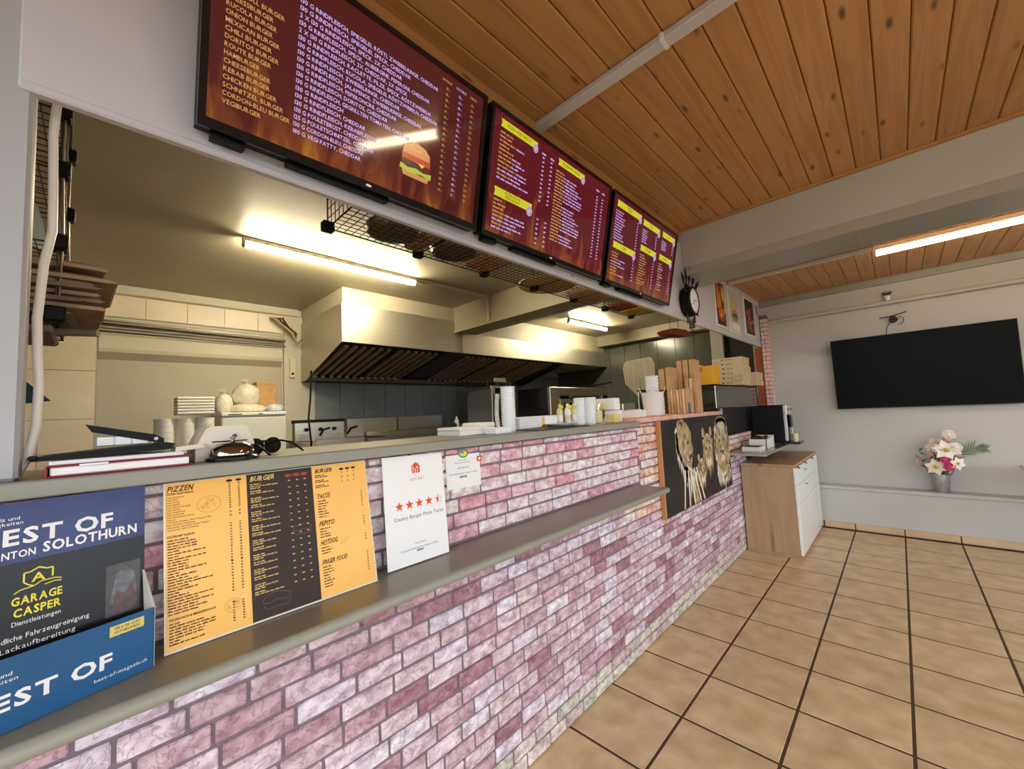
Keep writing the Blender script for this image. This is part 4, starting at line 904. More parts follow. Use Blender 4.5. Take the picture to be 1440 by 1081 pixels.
k = MB(); k.cyl((-1.243, 0.098, ZT + 0.062), (-1.239, 0.098, ZT + 0.062), 0.004, n=10); obj('hinge_pin', k, m_chrome, st)
k = MB(); k.prism([(0, 0), (0.055, 0.004), (0.05, 0.014), (0.0, 0.010)], (-1.30, 0.13, ZT + 0.03), (0, 1, 0), (0, 0, 1), (0.09, 0, 0)); o = obj('paper_sheet', k, m_cream); tag(o, 'loose curled cream paper sticking out behind the stapler', 'paper')
# receipt printer
rp = thing('receipt_printer', 'cream receipt printer standing behind the chrome bell', 'printer', (-1.27, 0.22, ZT))
k = MB(); k.prism([(0.168, 0), (0.290, 0), (0.290, 0.040), (0.274, 0.080), (0.264, 0.084), (0.198, 0.084), (0.188, 0.078), (0.168, 0.034)], (-1.36, 0, ZT), (0, 1, 0), (0, 0, 1), (0.135, 0, 0)); obj('case', k, m_cream, rp)
k = MB(); k.cbox(-1.2255, -1.2235, 0.20, 0.275, ZT + 0.044, ZT + 0.047, 0.0005); obj('paper_slot', k, m_black, rp)
k = MB(); k.cyl((-1.2255, 0.247, ZT + 0.058), (-1.2215, 0.247, ZT + 0.058), 0.005, n=10); obj('latch', k, m_inkgrey, rp)
bell = thing('service_bell', 'chrome dome service bell with black base at the worktop edge', 'bell', (-1.195, 0.238, ZT))
k = MB(); k.lathe([(0.052, 0), (0.056, 0.003), (0.056, 0.008), (0.047, 0.014)], (-1.197, 0.238, ZT), 28); obj('base', k, m_blackgloss, bell, smooth=True)
k = MB(); k.lathe([(0.049, 0.013), (0.049, 0.017), (0.044, 0.030), (0.031, 0.040), (0.014, 0.0445), (0.004, 0.045)], (-1.197, 0.238, ZT), 28); obj('dome', k, m_chrome, bell, smooth=True)
k = MB(); k.lathe([(0.004, 0.045), (0.003, 0.050), (0.006, 0.052), (0.006, 0.056), (0.002, 0.058)], (-1.197, 0.238, ZT), 14); obj('plunger', k, m_chrome, bell, smooth=True)
# sunglasses
sg_ = thing('sunglasses', 'black sunglasses resting on the worktop right of the bell', 'sunglasses', (-1.26, 0.32, ZT))
m_lens = mat('dark_lens', (26, 22, 18), 0.15, spec=0.3)
GW = Vector((-0.55, 0.835, 0)); GT = Vector((0.835, 0.55, 0)); GC = Vector((-1.275, 0.325, ZT))
for u in (-0.031, 0.031):
    k = MB(); k.prism(ell(u, 0.024, 0.025, 0.019, 16), GC, GW, (0, 0, 1), GT * 0.002); obj('lens', k, m_lens, sg_)
    k = MB(); p_, q_ = ell(u, 0.024, 0.029, 0.023, 18), ell(u, 0.024, 0.025, 0.019, 18)
    for i in range(18): k.prism([p_[i], p_[(i + 1) % 18], q_[(i + 1) % 18], q_[i]], GC - GT * 0.001, GW, (0, 0, 1), GT * 0.004)
    obj('rim', k, m_black, sg_)
k = MB(); k.prism([(-0.006, 0.034), (0.006, 0.034), (0.006, 0.040), (-0.006, 0.040)], GC - GT * 0.001, GW, (0, 0, 1), GT * 0.004); obj('bridge', k, m_black, sg_)
for u in (-0.061, 0.061):
    k = MB(); c = GC + GW * u; k.tube([c + Vector((0, 0, 0.036)), c + GT * 0.04 + Vector((0, 0, 0.028)), c + GT * 0.075 + Vector((0, 0, 0.004))], 0.0028, 6); obj('temple', k, m_black, sg_)
# bottles / glue behind the glasses
def bottle(label, x, y, r, h, m, mcap, name='sauce_bottle', z=ZT, cat='bottle', group=None, neck=0.4):
    t = thing(name, label, cat, (x, y, z), group)
    k = MB(); k.lathe([(r * 0.9, 0), (r, 0.004), (r, h * 0.62), (r * 0.9, h * 0.72), (r * neck, h * 0.82), (r * neck, h * 0.86)], (x, y, z), 16); obj('body', k, m, t, smooth=True)
    k = MB(); k.lathe([(r * neck * 1.15, h * 0.85), (r * neck * 1.1, h * 0.95), (r * neck * 0.4, h)], (x, y, z), 12); obj('cap', k, mcap, t, smooth=True)
    return t
m_yel = mat('mustard_yellow', (232, 204, 40), 0.4); m_red = mat('ketchup_red', (188, 44, 26), 0.4); m_sauce = mat('sauce_pale', (226, 216, 170), 0.4); m_label = mat('bottle_label', (222, 206, 120), 0.6)
bottle('small yellow bottle with white cap between printer and sunglasses', -1.33, 0.30, 0.014, 0.065, m_yel, m_white, 'glue_bottle')
# low boxes, napkins and paper cups in the middle of the worktop
def lidbox(label, x0, x1, y0, y1, z0, h, m, name='takeout_box', cat='box', group=None):
    t = thing(name, label, cat, ((x0 + x1) / 2, (y0 + y1) / 2, z0), group)
    k = MB(); k.cbox(x0, x1, y0, y1, z0, z0 + h * 0.55, 0.003); obj('tray', k, m, t)
    k = MB(); k.cbox(x0 - 0.002, x1 + 0.002, y0 - 0.002, y1 + 0.002, z0 + h * 0.56, z0 + h, 0.006); obj('lid', k, m, t); return t
lidbox('flat white food box left of the tall cup tower', -1.44, -1.28, 1.02, 1.17, ZT, 0.034, m_foam, group='flat boxes by the cup tower')
lidbox('flat cream food box tight against the cup tower', -1.46, -1.33, 1.175, 1.262, ZT, 0.048, m_foam, group='flat boxes by the cup tower')
k = MB(); k.cbox(-1.27, -1.20, 1.14, 1.235, ZT, ZT + 0.026, 0.003); o = obj('napkin_pack', k, m_paper); tag(o, 'white paper napkin pack lying in front of the flat food boxes', 'napkins')
def cup_stack(label, x, y, r, h, z=ZT, lean=(0, 0), m=m_paper, name='cup_stack', n=None, group=None, sleeve=False):
    t = thing(name, label, 'cups', (x, y, z), group); n = n or max(4, int(h / 0.012))
    for i in range(n):
        a = i / n; zz = h * a; k = MB(); cx, cy = x + lean[0] * a, y + lean[1] * a
        k.lathe([(r * 0.86, zz), (r * 0.97, zz + h / n * 0.75), (r, zz + h / n * 0.8), (r, zz + h / n * 0.98), (r * 0.9, zz + h / n)], (cx, cy, z), 16); obj('cup', k, m, t, smooth=True)
    if sleeve:
        k = MB(); k.tube([(x - r * 1.1, y - r * 0.9, z + 0.02), (x - r * 1.25, y - r * 1.0, z + h * 0.4), (x - r * 1.3, y - r * 0.8, z + h * 0.7), (x - r * 1.0, y - r * 0.9, z + h * 0.85)], 0.010, 6); obj('plastic_sleeve', k, m_plastic, t, smooth=True)
    return t
cup_stack('tall tower of white paper cups in a plastic sleeve, highest thing on the worktop', -1.285, 1.305, 0.034, 0.205, group='paper cup stacks', sleeve=True)
k = MB(); k.lathe([(0.05, 0), (0.055, 0.004), (0.055, 0.012), (0.04, 0.016)], (-1.26, 1.318, ZT), 18); 
cup_stack('leaning left stack of white cups beside the yellow sauce bottles', -1.335, 1.935, 0.036, 0.155, lean=(-0.01, 0.025), group='paper cup stacks')
cup_stack('leaning right stack of white cups in front of the jar', -1.29, 1.975, 0.036, 0.155, lean=(-0.005, 0.02), group='paper cup stacks')
# long white carton with prints behind
wb = thing('cutlery_carton', 'long low white carton with small red and yellow print behind the black mat', 'box', (-1.42, 1.62, ZT))
k = MB(); k.cbox(-1.48, -1.38, 1.48, 1.84, ZT, ZT + 0.062, 0.004); obj('carton', k, m_paper, wb)
k = MB(); k.box(-1.3805, -1.379, 1.655, 1.675, ZT + 0.012, ZT + 0.055); obj('yellow_print', k, m_yel, wb)
k = MB(); k.box(-1.3802, -1.3785, 1.653, 1.680, ZT + 0.002, ZT + 0.016); obj('red_print', k, m_inkorange, wb)
k = MB(); k.cbox(-1.36, -1.18, 1.36, 1.80, ZT, ZT + 0.004, 0.001); o = obj('bar_mat', k, m_blackmatte); tag(o, 'thin black mat on the worktop in front of the white carton', 'mat')
k = MB(); k.lathe([(0.05, 0), (0.075, 0.006), (0.085, 0.014), (0.082, 0.014), (0.05, 0.004)], (-1.30, 1.72, ZT + 0.0045), 20); o = obj('plate', k, m_white, smooth=True); tag(o, 'small white plate lying on the black worktop mat', 'plate')
# sauce bottles
for i, (x, y, cl, lb) in enumerate(((-1.37, 1.80, m_label, 'first'), (-1.35, 1.845, m_white, 'second'), (-1.37, 1.885, m_label, 'third'), (-1.35, 1.905, m_sauce, 'fourth'))):
    b_ = bottle('%s sauce bottle from the left in the row before the pizza oven' % lb, x, y, 0.017, 0.125, m_sauce if i != 1 else m_white, cl, group='sauce bottles in a row')
    k = MB(); k.lathe([(0.0175, 0.03), (0.0175, 0.06)], (x, y, ZT), 14); obj('label_band', k, (m_white, m_sauce, m_red, m_white)[i], b_, smooth=True)
    k = MB(); k.cyl((x + 0.014, y - 0.004, ZT + 0.105), (x + 0.018, y - 0.005, ZT + 0.105), 0.011, n=12); obj('tag_disc', k, m_yel if i < 3 else m_label, b_)
jr = thing('utensil_jar', 'glass jar of utensils with a yellow tag behind the cream pot', 'jar', (-1.34, 2.12, ZT))
k = MB(); k.lathe([(0.035, 0), (0.04, 0.004), (0.04, 0.075), (0.037, 0.075), (0.037, 0.006)], (-1.34, 2.12, ZT), 18); obj('glass', k, m_sauce, jr, smooth=True)
for i, (dx, dy) in enumerate(((0.01, -0.02), (-0.02, 0.015), (0.0, 0.02), (0.02, 0.0))):
    k = MB(); k.tube([(-1.34 + dx * 0.4, 2.12 + dy * 0.4, ZT + 0.01), (-1.34 + dx * 2, 2.12 + dy * 2.4, ZT + 0.115)], 0.004, 6); obj('utensil', k, m_cream if i % 2 else m_steel, jr)
k = MB(); k.sphere((-1.305, 2.145, ZT + 0.098), 0.017, 8, 5); obj('yellow_tag', k, m_yel, jr)
k = MB(); k.cbox(-1.29, -1.235, 2.16, 2.235, ZT, ZT + 0.05, 0.003); o = obj('pale_yellow_box', k, mat('pale_yellow_card', (236, 216, 140), 0.6)); tag(o, 'small pale yellow box in front of the white carton pair', 'box')
lidbox('white carton forming the bottom of a pair at the worktop end', -1.36, -1.26, 2.25, 2.298, ZT, 0.075, m_paper, group='white cartons at the worktop end')
# white cartons (two, one above the other)
k = MB(); k.cbox(-1.42, -1.27, 2.236, 2.296, ZT + 0.0765, ZT + 0.150, 0.004); o = obj('white_carton', k, m_paper); tag(o, 'white carton on top of the pair at the worktop end', 'box', 'white cartons at the worktop end')
# ================================================================== RAISED COUNTER GOODS
ZR = 1.3385
k = MB(); k.prism([(0, 0), (0.15, 0), (0.155, 0.05), (0.11, 0.035), (0.07, 0.055), (0.03, 0.04), (-0.01, 0.05)], (-1.42, 2.56, ZR), (0, 1, 0), (0, 0, 1), (0.12, 0, 0)); o = obj('napkin_pile', k, m_paper); tag(o, 'crumpled white napkins at the near end of the raised brick counter', 'napkins')
k = MB(); k.cbox(-1.46, -1.40, 2.57, 2.75, ZR + 0.0, ZR + 0.10, 0.004); o = obj('steel_dispenser', k, m_steel); tag(o, 'small grey steel dispenser behind the crumpled napkins', 'dispenser')
bk = thing('white_bucket', 'white plastic bucket with folded papers standing below the pizza peel', 'bucket', (-1.40, 3.05, ZR))
k = MB(); k.lathe([(0.068, 0), (0.072, 0.03), (0.085, 0.175), (0.088, 0.18), (0.082, 0.18), (0.066, 0.02)], (-1.40, 3.05, ZR), 22); obj('body', k, m_white, bk, smooth=True)
for a in (0.3, 1.7, 3.4, 5.0):
    c = Vector((-1.40 + 0.05 * math.cos(a), 3.05 + 0.05 * math.sin(a), ZR + 0.10)); k = MB(); k.obox(c, (0.05 * math.cos(a), 0.05 * math.sin(a), 0.12), (-0.03 * math.sin(a), 0.03 * math.cos(a), 0), (0.002, 0, 0)); obj('folded_paper', k, m_paper, bk)
cup_stack('short white stack of lids on the white bucket below the peel', -1.42, 3.10, 0.052, 0.13, z=ZR + 0.182, name='lid_stack', n=5)
# kraft bundles
def bundle(label, x0, x1, y0, y1, z0, z1, n, name='kraft_carton', m=m_kraft, rz=0, curl=False):
    t = thing(name, label, 'carton', ((x0 + x1) / 2, (y0 + y1) / 2, z0), 'folded kraft cartons on the raised counter')
    d = (x1 - x0) / n
    for i in range(n):
        k = MB(); zz = z1 - rnd.uniform(0, 0.012)
        k.cbox(x0 + d * i, x0 + d * (i + 0.82), y0 + rnd.uniform(0, 0.006), y1 - rnd.uniform(0, 0.006), z0, zz, 0.002); obj('carton_sheet', k, m if i % 2 else m_kraftd, t)
    return t
bundle('striped bundle of upright kraft cartons at the front of the raised counter', -1.43, -1.255, 3.40, 3.52, ZR, 1.548, 7)
bundle('upper left brown carton standing on the striped kraft bundle', -1.52, -1.40, 3.46, 3.60, 1.549, 1.745, 2, m=m_kraftd)
bundle('tall pale kraft carton bundle at the right of the striped one', -1.335, -1.232, 3.56, 3.68, ZR, 1.64, 3, m=mat('kraft_pale', (234, 204, 164), 0.8, var=0.06, vscale=12))
bundle('highest brown carton bundle, behind the tall pale one', -1.45, -1.285, 3.70, 3.84, ZR, 1.822, 3, m=m_kraftd)
cup_stack('small white tub stack between bucket and kraft cartons', -1.47, 3.32, 0.045, 0.16, name='tub_stack', n=6, m=m_foam)
k = MB(); k.cyl((-1.225, 3.33, ZR), (-1.225, 3.33, ZR + 0.085), 0.009, n=10); o = obj('marker_pen', k, mat('pen_blue', (60, 80, 140), 0.4)); tag(o, 'blue marker pen upright beside the striped kraft bundle', 'pen')

# pizza peel
pl = thing('pizza_peel', 'perforated metal pizza peel standing upright against the dark kitchen', 'peel', (-2.45, 5.0, 1.35))
PLO = Vector((-2.46, 5.0, 1.54)); PLX = Vector((0.95, 0.1, 0)).normalized()
shape = [(-0.02, 0), (0.02, 0), (0.205, 0.195), (0.215, 0.42), (0.185, 0.50), (0.15, 0.52), (-0.15, 0.50), (-0.195, 0.475), (-0.215, 0.40), (-0.195, 0.19)]
m_peel = mat('peel_aluminium', (206, 200, 174), 0.4, metal=0.35)
# perforated blade built as slats between rim strips
k = MB(); n = len(shape)
inner = [(x * 0.93, 0.02 + (y - 0.02) * 0.955 + 0.004) for x, y in shape]
for i in range(n):
    a, b_, c, d = shape[i], shape[(i + 1) % n], inner[(i + 1) % n], inner[i]
    k.prism([a, b_, c, d], PLO, PLX, (0, 0, 1), (0, 0.004, 0))
obj('rim', k, m_peel, pl)
k = MB()
def halfw(v):
    if v < 0.195: return 0.02 + (v / 0.195) * 0.178
    if v < 0.42: return 0.203
    return 0.203 - (v - 0.42) * 0.45
for i in range(22):
    v = 0.03 + i * 0.0215; h = halfw(v) * 0.97; k.obox(PLO + PLX * -h + Vector((0, 0.001, v)), PLX * 2 * h, (0, 0, 0.0165), (0, 0.002, 0))
for u in (-0.16, -0.08, 0.08, 0.16):
    v0 = 0.19 if abs(u) > 0.1 else 0.1; k.obox(PLO + PLX * (u - 0.006) + Vector((0, 0.0015, v0)), PLX * 0.012, (0, 0, 0.48 - v0), (0, 0.002, 0))
obj('perforated_blade', k, m_peel, pl)
k = MB(); k.tube([PLO + Vector((0, -0.006, -1.535)), PLO + Vector((0, -0.006, 0.0))], 0.014, 10); obj('handle', k, m_black, pl, smooth=True)
k = MB(); k.tube([PLO + Vector((0, -0.008, -0.01)), PLO + Vector((0, -0.006, 0.25))], 0.010, 8); obj('handle_socket', k, mat('peel_socket', (220, 214, 190), 0.4), pl, smooth=True)

# display case
dc = thing('display_case', 'dark refrigerated display case with smoked glass top at the end of the counter', 'display case', (-1.5, 4.7, 0.95))
k = MB(); k.cbox(-2.0, -1.205, 3.98, 5.45, 1.105, 1.362, 0.01); obj('cabinet', k, m_blackmatte, dc)
k = MB(); k.cbox(-2.0, -1.215, 3.99, 5.44, 1.575, 1.590, 0.003); obj('top_board', k, m_black, dc)
k = MB(); k.box(-1.225, -1.219, 4.0, 5.43, 1.366, 1.574); obj('glass_front', k, m_tint, dc)
k = MB(); k.box(-1.98, -1.225, 4.0, 4.006, 1.366, 1.574); obj('glass_side', k, m_tint, dc)
for (x, y) in ((-1.228, 4.0), (-1.228, 5.42), (-1.99, 4.0), (-1.99, 5.42)):
    k = MB(); k.cyl((x, y, 1.362), (x, y, 1.576), 0.006, n=8); obj('corner_post', k, m_steel, dc)
k = MB(); k.cbox(-1.98, -1.205, 3.985, 5.44, 1.3625, 1.368, 0.002); obj('steel_rim', k, m_steel, dc)
k = MB(); k.cyl((-1.203, 4.02, 1.12), (-1.203, 4.02, 1.36), 0.02, n=10); obj('curved_corner', k, mat('grey_plastic', (120, 120, 120), 0.3), dc, smooth=True)
for i, (x, y) in enumerate(((-1.50, 4.08), (-1.40, 4.14), (-1.32, 4.22))):
    k = MB(); k.sphere((x, y, 1.395), 0.06, 10, 6, sc=(1, 0.9, 0.45)); o = obj('bread_roll', k, m_foam, smooth=True)
    tag(o, ('pale bread roll nearest the kraft cartons inside the glass case', 'middle one of three pale bread rolls inside the glass case', 'pale bread roll nearest the glass front of the case')[i], 'bread', 'rolls in the display case')
ca = thing('sauce_dispenser', 'black and steel dispenser inside the glass case behind the rolls', 'dispenser', (-1.62, 4.2, 1.37))
k = MB(); k.cbox(-1.66, -1.57, 4.14, 4.24, 1.369, 1.53, 0.006); obj('body', k, m_black, ca); k = MB(); k.cyl((-1.615, 4.19, 1.53), (-1.615, 4.19, 1.56), 0.03, n=12); obj('steel_head', k, m_steel, ca, smooth=True)
# pizza boxes stacks on the case
m_pz = [m_pizzabox, m_brown]
def pizza_box(label, x0, y0, z, w=0.285, h=0.048, group='pizza boxes on the display case'):
    t = thing('pizza_box', label, 'box', (x0 + w / 2, y0 + w / 2, z), group)
    k = MB(); k.cbox(x0, x0 + w, y0, y0 + w, z, z + h * 0.86, 0.002); obj('base', k, m_pizzabox, t)
    k = MB(); k.cbox(x0 - 0.002, x0 + w + 0.002, y0 - 0.002, y0 + w + 0.002, z + h * 0.60, z + h * 0.985, 0.003); obj('lid', k, m_pizzabox, t)
    k = MB(); FO = Vector((x0, y0 - 0.0022, z)); fx, fz = Vector((1, 0, 0)), Vector((0, 0, 1))
    poly(k, ell(0.10, h * 0.62, 0.012, 0.008, 10), FO, fx, fz, 0, 0.0004); scribble(k, FO + fx * 0.13 + fz * h * 0.45, fx, fz, [5, 4], 0.010, 0, 0.0004); scribble(k, FO + fx * 0.03 + fz * h * 0.2, fx, fz, [6], 0.006, 0, 0.0004)
    SO_ = Vector((x0 + w + 0.0022, y0, z)); sx_ = Vector((0, 1, 0))
    for i in range(16): poly(k, ell(rnd.uniform(0.02, w - 0.02), rnd.uniform(0.006, h - 0.008), 0.006, 0.004, 6), SO_, sx_, fz, 0, 0.0004)
    obj('box_print', k, m_brown, t); return t
ordn = ['bottom', 'second', 'third', 'fourth', 'fifth', 'top']
for i in range(6): pizza_box('%s pizza box of the tall stack on the display case' % ordn[i], -1.418 + rnd.uniform(-0.006, 0.006), 4.60 + rnd.uniform(-0.006, 0.006), 1.5905 + i * 0.049)
for i in range(3): pizza_box('%s pizza box of the low stack nearer the far wall' % ('bottom', 'middle', 'top')[i], -1.40 + 0.02 * rnd.random(), 5.02, 1.5905 + i * 0.049)
yb = thing('yellow_carton', 'bright yellow carton on the display case beside the pizza boxes', 'box', (-1.45, 4.3, 1.59))
k = MB(); k.cbox(-1.435, -1.282, 4.18, 4.36, 1.5905, 1.785, 0.003); obj('carton', k, m_yellowbox, yb)
k = MB(); k.prism([(0, 0), (0.045, 0), (0.045, 0.045), (0, 0.05)], (-1.43, 4.178, 1.728), (1, 0, 0), (0, 0, 1), (0, 0.0015, 0)); obj('flap', k, mat('deep_yellow_flap', (206, 136, 24), 0.6), yb)  # flap in a deeper yellow than the carton
k = MB(); k.cbox(-1.53, -1.515, 4.45, 4.61, 1.5905, 1.83, 0.002); k.cbox(-1.505, -1.495, 4.45, 4.61, 1.5905, 1.80, 0.002); o = obj('flat_carton', k, m_kraft); tag(o, 'folded grey-brown carton standing between yellow carton and pizza boxes', 'carton')

# steel ledge with coffee machine
sh = thing('steel_ledge', 'steel serving ledge overhanging the wooden cabinet beside the lion picture', 'shelf', (-1.05, 4.7, 0.95))
k = MB(); k.cbox(-1.165, -0.865, 3.985, 5.56, 0.946, 0.958, 0.002); obj('plate', k, m_steel, sh)
k = MB(); k.cbox(-0.869, -0.862, 3.985, 5.56, 0.936, 0.957, 0.002); k.cbox(-1.17, -0.865, 3.98, 3.986, 0.936, 0.957, 0.002); obj('folded_edge', k, m_steel, sh)
cm = thing('coffee_machine', 'black coffee machine with silver front on the steel ledge', 'coffee machine', (-1.0, 5.05, 0.96))
k = MB(); k.cbox(-1.16, -0.865, 4.86, 5.16, 0.975, 1.365, 0.012); obj('case', k, m_black, cm)
k = MB(); k.cbox(-0.868, -0.835, 4.86, 5.16, 1.26, 1.362, 0.006); k.cbox(-0.868, -0.842, 4.86, 4.90, 1.0, 1.262, 0.004); k.cbox(-0.868, -0.842, 5.12, 5.16, 1.0, 1.262, 0.004); obj('silver_front', k, mat('silver_plastic', (206, 206, 208), 0.25, metal=0.4), cm)
k = MB(); k.cbox(-0.866, -0.82, 4.97, 5.05, 1.13, 1.255, 0.006); obj('spout', k, m_blackgloss, cm)
for y in (4.91, 4.96, 5.06, 5.11):
    k = MB(); k.cyl((-0.836, y, 1.315), (-0.832, y, 1.315), 0.011, n=10); obj('button', k, m_inkgrey, cm)
k = MB(); k.cbox(-0.87, -0.75, 4.90, 5.13, 0.962, 0.985, 0.006); obj('drip_tray', k, m_blackgloss, cm)
for (x, y) in ((-1.14, 4.88), (-1.14, 5.14), (-0.89, 4.88), (-0.89, 5.14)):
    k = MB(); k.cyl((x, y, 0.9585), (x, y, 0.976), 0.012, n=8); obj('foot', k, m_black, cm)
gl = thing('water_glass', 'small clear glass on the drip tray of the coffee machine', 'glass', (-0.80, 5.0, 0.986))
k = MB(); k.lathe([(0.024, 0), (0.03, 0.08), (0.028, 0.08), (0.022, 0.004)], (-0.805, 5.0, 0.9855), 14); obj('body', k, m_sauce, gl, smooth=True)
so = thing('sugar_organiser', 'white box organiser of sugar and capsules on the steel ledge', 'organiser', (-1.0, 4.5, 0.96))
k = MB(); k.cbox(-1.08, -0.93, 4.36, 4.68, 0.959, 0.965, 0.002)
for (x0, x1, y0, y1, h) in ((-1.08, -1.074, 4.36, 4.68, 0.09), (-0.936, -0.93, 4.36, 4.68, 0.09), (-1.08, -0.93, 4.36, 4.366, 0.09), (-1.08, -0.93, 4.674, 4.68, 0.11)): k.box(x0, x1, y0, y1, 0.962, 0.962 + h)
obj('tray', k, m_white, so)
k = MB()
for i in range(14): k.cyl((-1.06 + 0.11 * rnd.random(), 4.40 + 0.25 * rnd.random(), 1.025), (-1.06 + 0.11 * rnd.random(), 4.40 + 0.25 * rnd.random(), 1.062), 0.016, 0.012, 8)
obj('capsule', k, mat('capsule_brown', (70, 40, 28), 0.4), so, stuff=True)
k = MB(); k.cbox(-1.08, -0.93, 4.12, 4.30, 0.9595, 1.0, 0.003); o = obj('white_holder', k, m_white); tag(o, 'low white tray in front of the sugar organiser on the steel ledge', 'tray')
k = MB(); k.cbox(-1.06, -0.95, 4.14, 4.28, 1.0, 1.003, 0.001); obj('slot', k, m_inkgrey, o)

# ================================================================== WOODEN CABINET
cb = thing('cabinet', 'oak cabinet with white front doors under the steel ledge', 'cabinet', (-0.94, 4.98, 0))
k = MB(); k.cbox(-1.165, -0.745, 4.36, 5.60, 0.025, 0.80, 0.002); obj('carcass', k, m_oak, cb)
k = MB(); k.cbox(-1.170, -0.728, 4.352, 5.606, 0.80, 0.826, 0.003); obj('top_board', k, m_oak, cb)
k = MB(); k.cbox(-1.165, -0.735, 4.358, 5.60, 0.0, 0.025, 0.002); obj('plinth', k, m_oak, cb)
m_whitefront = mat('white_lacquer', (238, 242, 244), 0.25)
def knob(par, y, z):
    k = MB(); k.cyl((-0.722, y, z), (-0.700, y, z), 0.004, n=8); k.cyl((-0.701, y - 0.032, z), (-0.701, y + 0.032, z), 0.005, n=8); obj('handle', k, m_steel, par, smooth=True)
for i in range(1):
    pass
d_ = obj('drawer', MB().cbox(-0.744, -0.722, 4.366, 5.596, 0.640, 0.796, 0.002), m_whitefront, cb)
knob(d_, 4.74, 0.742)
d_ = obj('drawer', MB().cbox(-0.744, -0.722, 4.366, 5.596, 0.480, 0.637, 0.002), m_whitefront, cb)
knob(d_, 4.74, 0.608)
d_ = obj('door', MB().cbox(-0.744, -0.722, 4.366, 4.979, 0.030, 0.477, 0.002), m_whitefront, cb)
d_ = obj('door', MB().cbox(-0.744, -0.722, 4.982, 5.596, 0.030, 0.477, 0.002), m_whitefront, cb)
for y in (4.46, 4.85, 5.25):
    k = MB(); k.cbox(-0.735, -0.716, y - 0.02, y + 0.02, 0.788, 0.80, 0.001); k.cyl((-0.716, y, 0.79), (-0.706, y, 0.785), 0.006, n=8); obj('top_clip', k, m_steeld, cb)

# ================================================================== FAR WALL
tv = thing('television', 'large flat black television tilted on the grey far wall', 'television', (0.15, 5.75, 1.66))
k = MB(); k.prism([(0.0, 0.0), (0.03, 0.0), (0.05, 0.05), (0.01, 0.74), (-0.03, 0.757), (-0.06, 0.757)], (-0.505, 5.735, 1.283), (0, 1, 0), (0, 0, 1), (1.315, 0, 0)); obj('housing', k, m_black, tv)
k = MB(); k.obox((-0.497, 5.7329, 1.296), (1.299, 0, 0), (0, -0.0588, 0.737), (0, 0.003, 0)); obj('screen', k, mat('tv_glass', (4, 4, 5), 0.3, spec=0.1), tv)
k = MB(); k.cbox(-0.1, 0.4, 5.735, 5.80, 1.5, 1.8, 0.004); obj('wall_mount', k, m_blackmatte, tv)
k = MB(); text(k, '---', (0.14, 5.7335, 1.286), (1, 0, 0), (0, 0, 1), 0.006, align='c'); obj('maker_mark', k, m_inkgrey, tv)
rt = thing('wifi_antenna', 'small round black device with a stick on the wall above the television', 'device', (0.02, 5.79, 2.2))
k = MB(); k.cyl((0.02, 5.799, 2.20), (0.02, 5.765, 2.20), 0.034, n=18); obj('body', k, m_black, rt, smooth=True)
k = MB(); k.tube([(-0.085, 5.77, 2.232), (0.02, 5.762, 2.236), (0.125, 5.77, 2.262)], 0.005, 6); obj('stick', k, m_black, rt)
k = MB(); k.tube([(0.05, 5.775, 2.185)] + [(0.065 + 0.035 * math.cos(a), 5.78, 2.185 + 0.045 * math.sin(a)) for a in (1.2, 0.4, -0.4, -1.2, -2.0)], 0.003, 6); k.tube([(-0.01, 5.78, 2.17), (-0.035, 5.785, 2.12), (-0.05, 5.79, 2.03)], 0.003, 6); obj('cable', k, m_black, rt)
k = MB(); ring(k, 0.02, 2.20, 0.020, 0.020, 0.004, Vector((0, 5.7645, 0)), (1, 0, 0), (0, 0, 1), 0, 14, 0.0008); obj('ring_mark', k, m_inkgrey, rt)
pt = thing('potted_succulent', 'tiny green plant in a white pot standing on the wall pipe', 'plant', (-0.005, 5.775, 2.405))
k = MB(); k.lathe([(0.022, 0), (0.027, 0.05), (0.029, 0.052), (0.025, 0.052), (0.02, 0.01)], (-0.005, 5.772, 2.4035), 14); obj('pot', k, m_white, pt, smooth=True)
k = MB()
for i in range(12):
    a = i * 2 * PI / 12; r = 0.028 if i % 2 else 0.016; c = Vector((-0.005, 5.772, 2.447)); d = Vector((math.cos(a), math.sin(a) * 0.7, 1.1)).normalized()
    k.cyl(c, c + d * 0.062, 0.012, 0.003, 6)
obj('leaves', k, mat('succulent_green', (54, 70, 48), 0.6), pt, smooth=True)

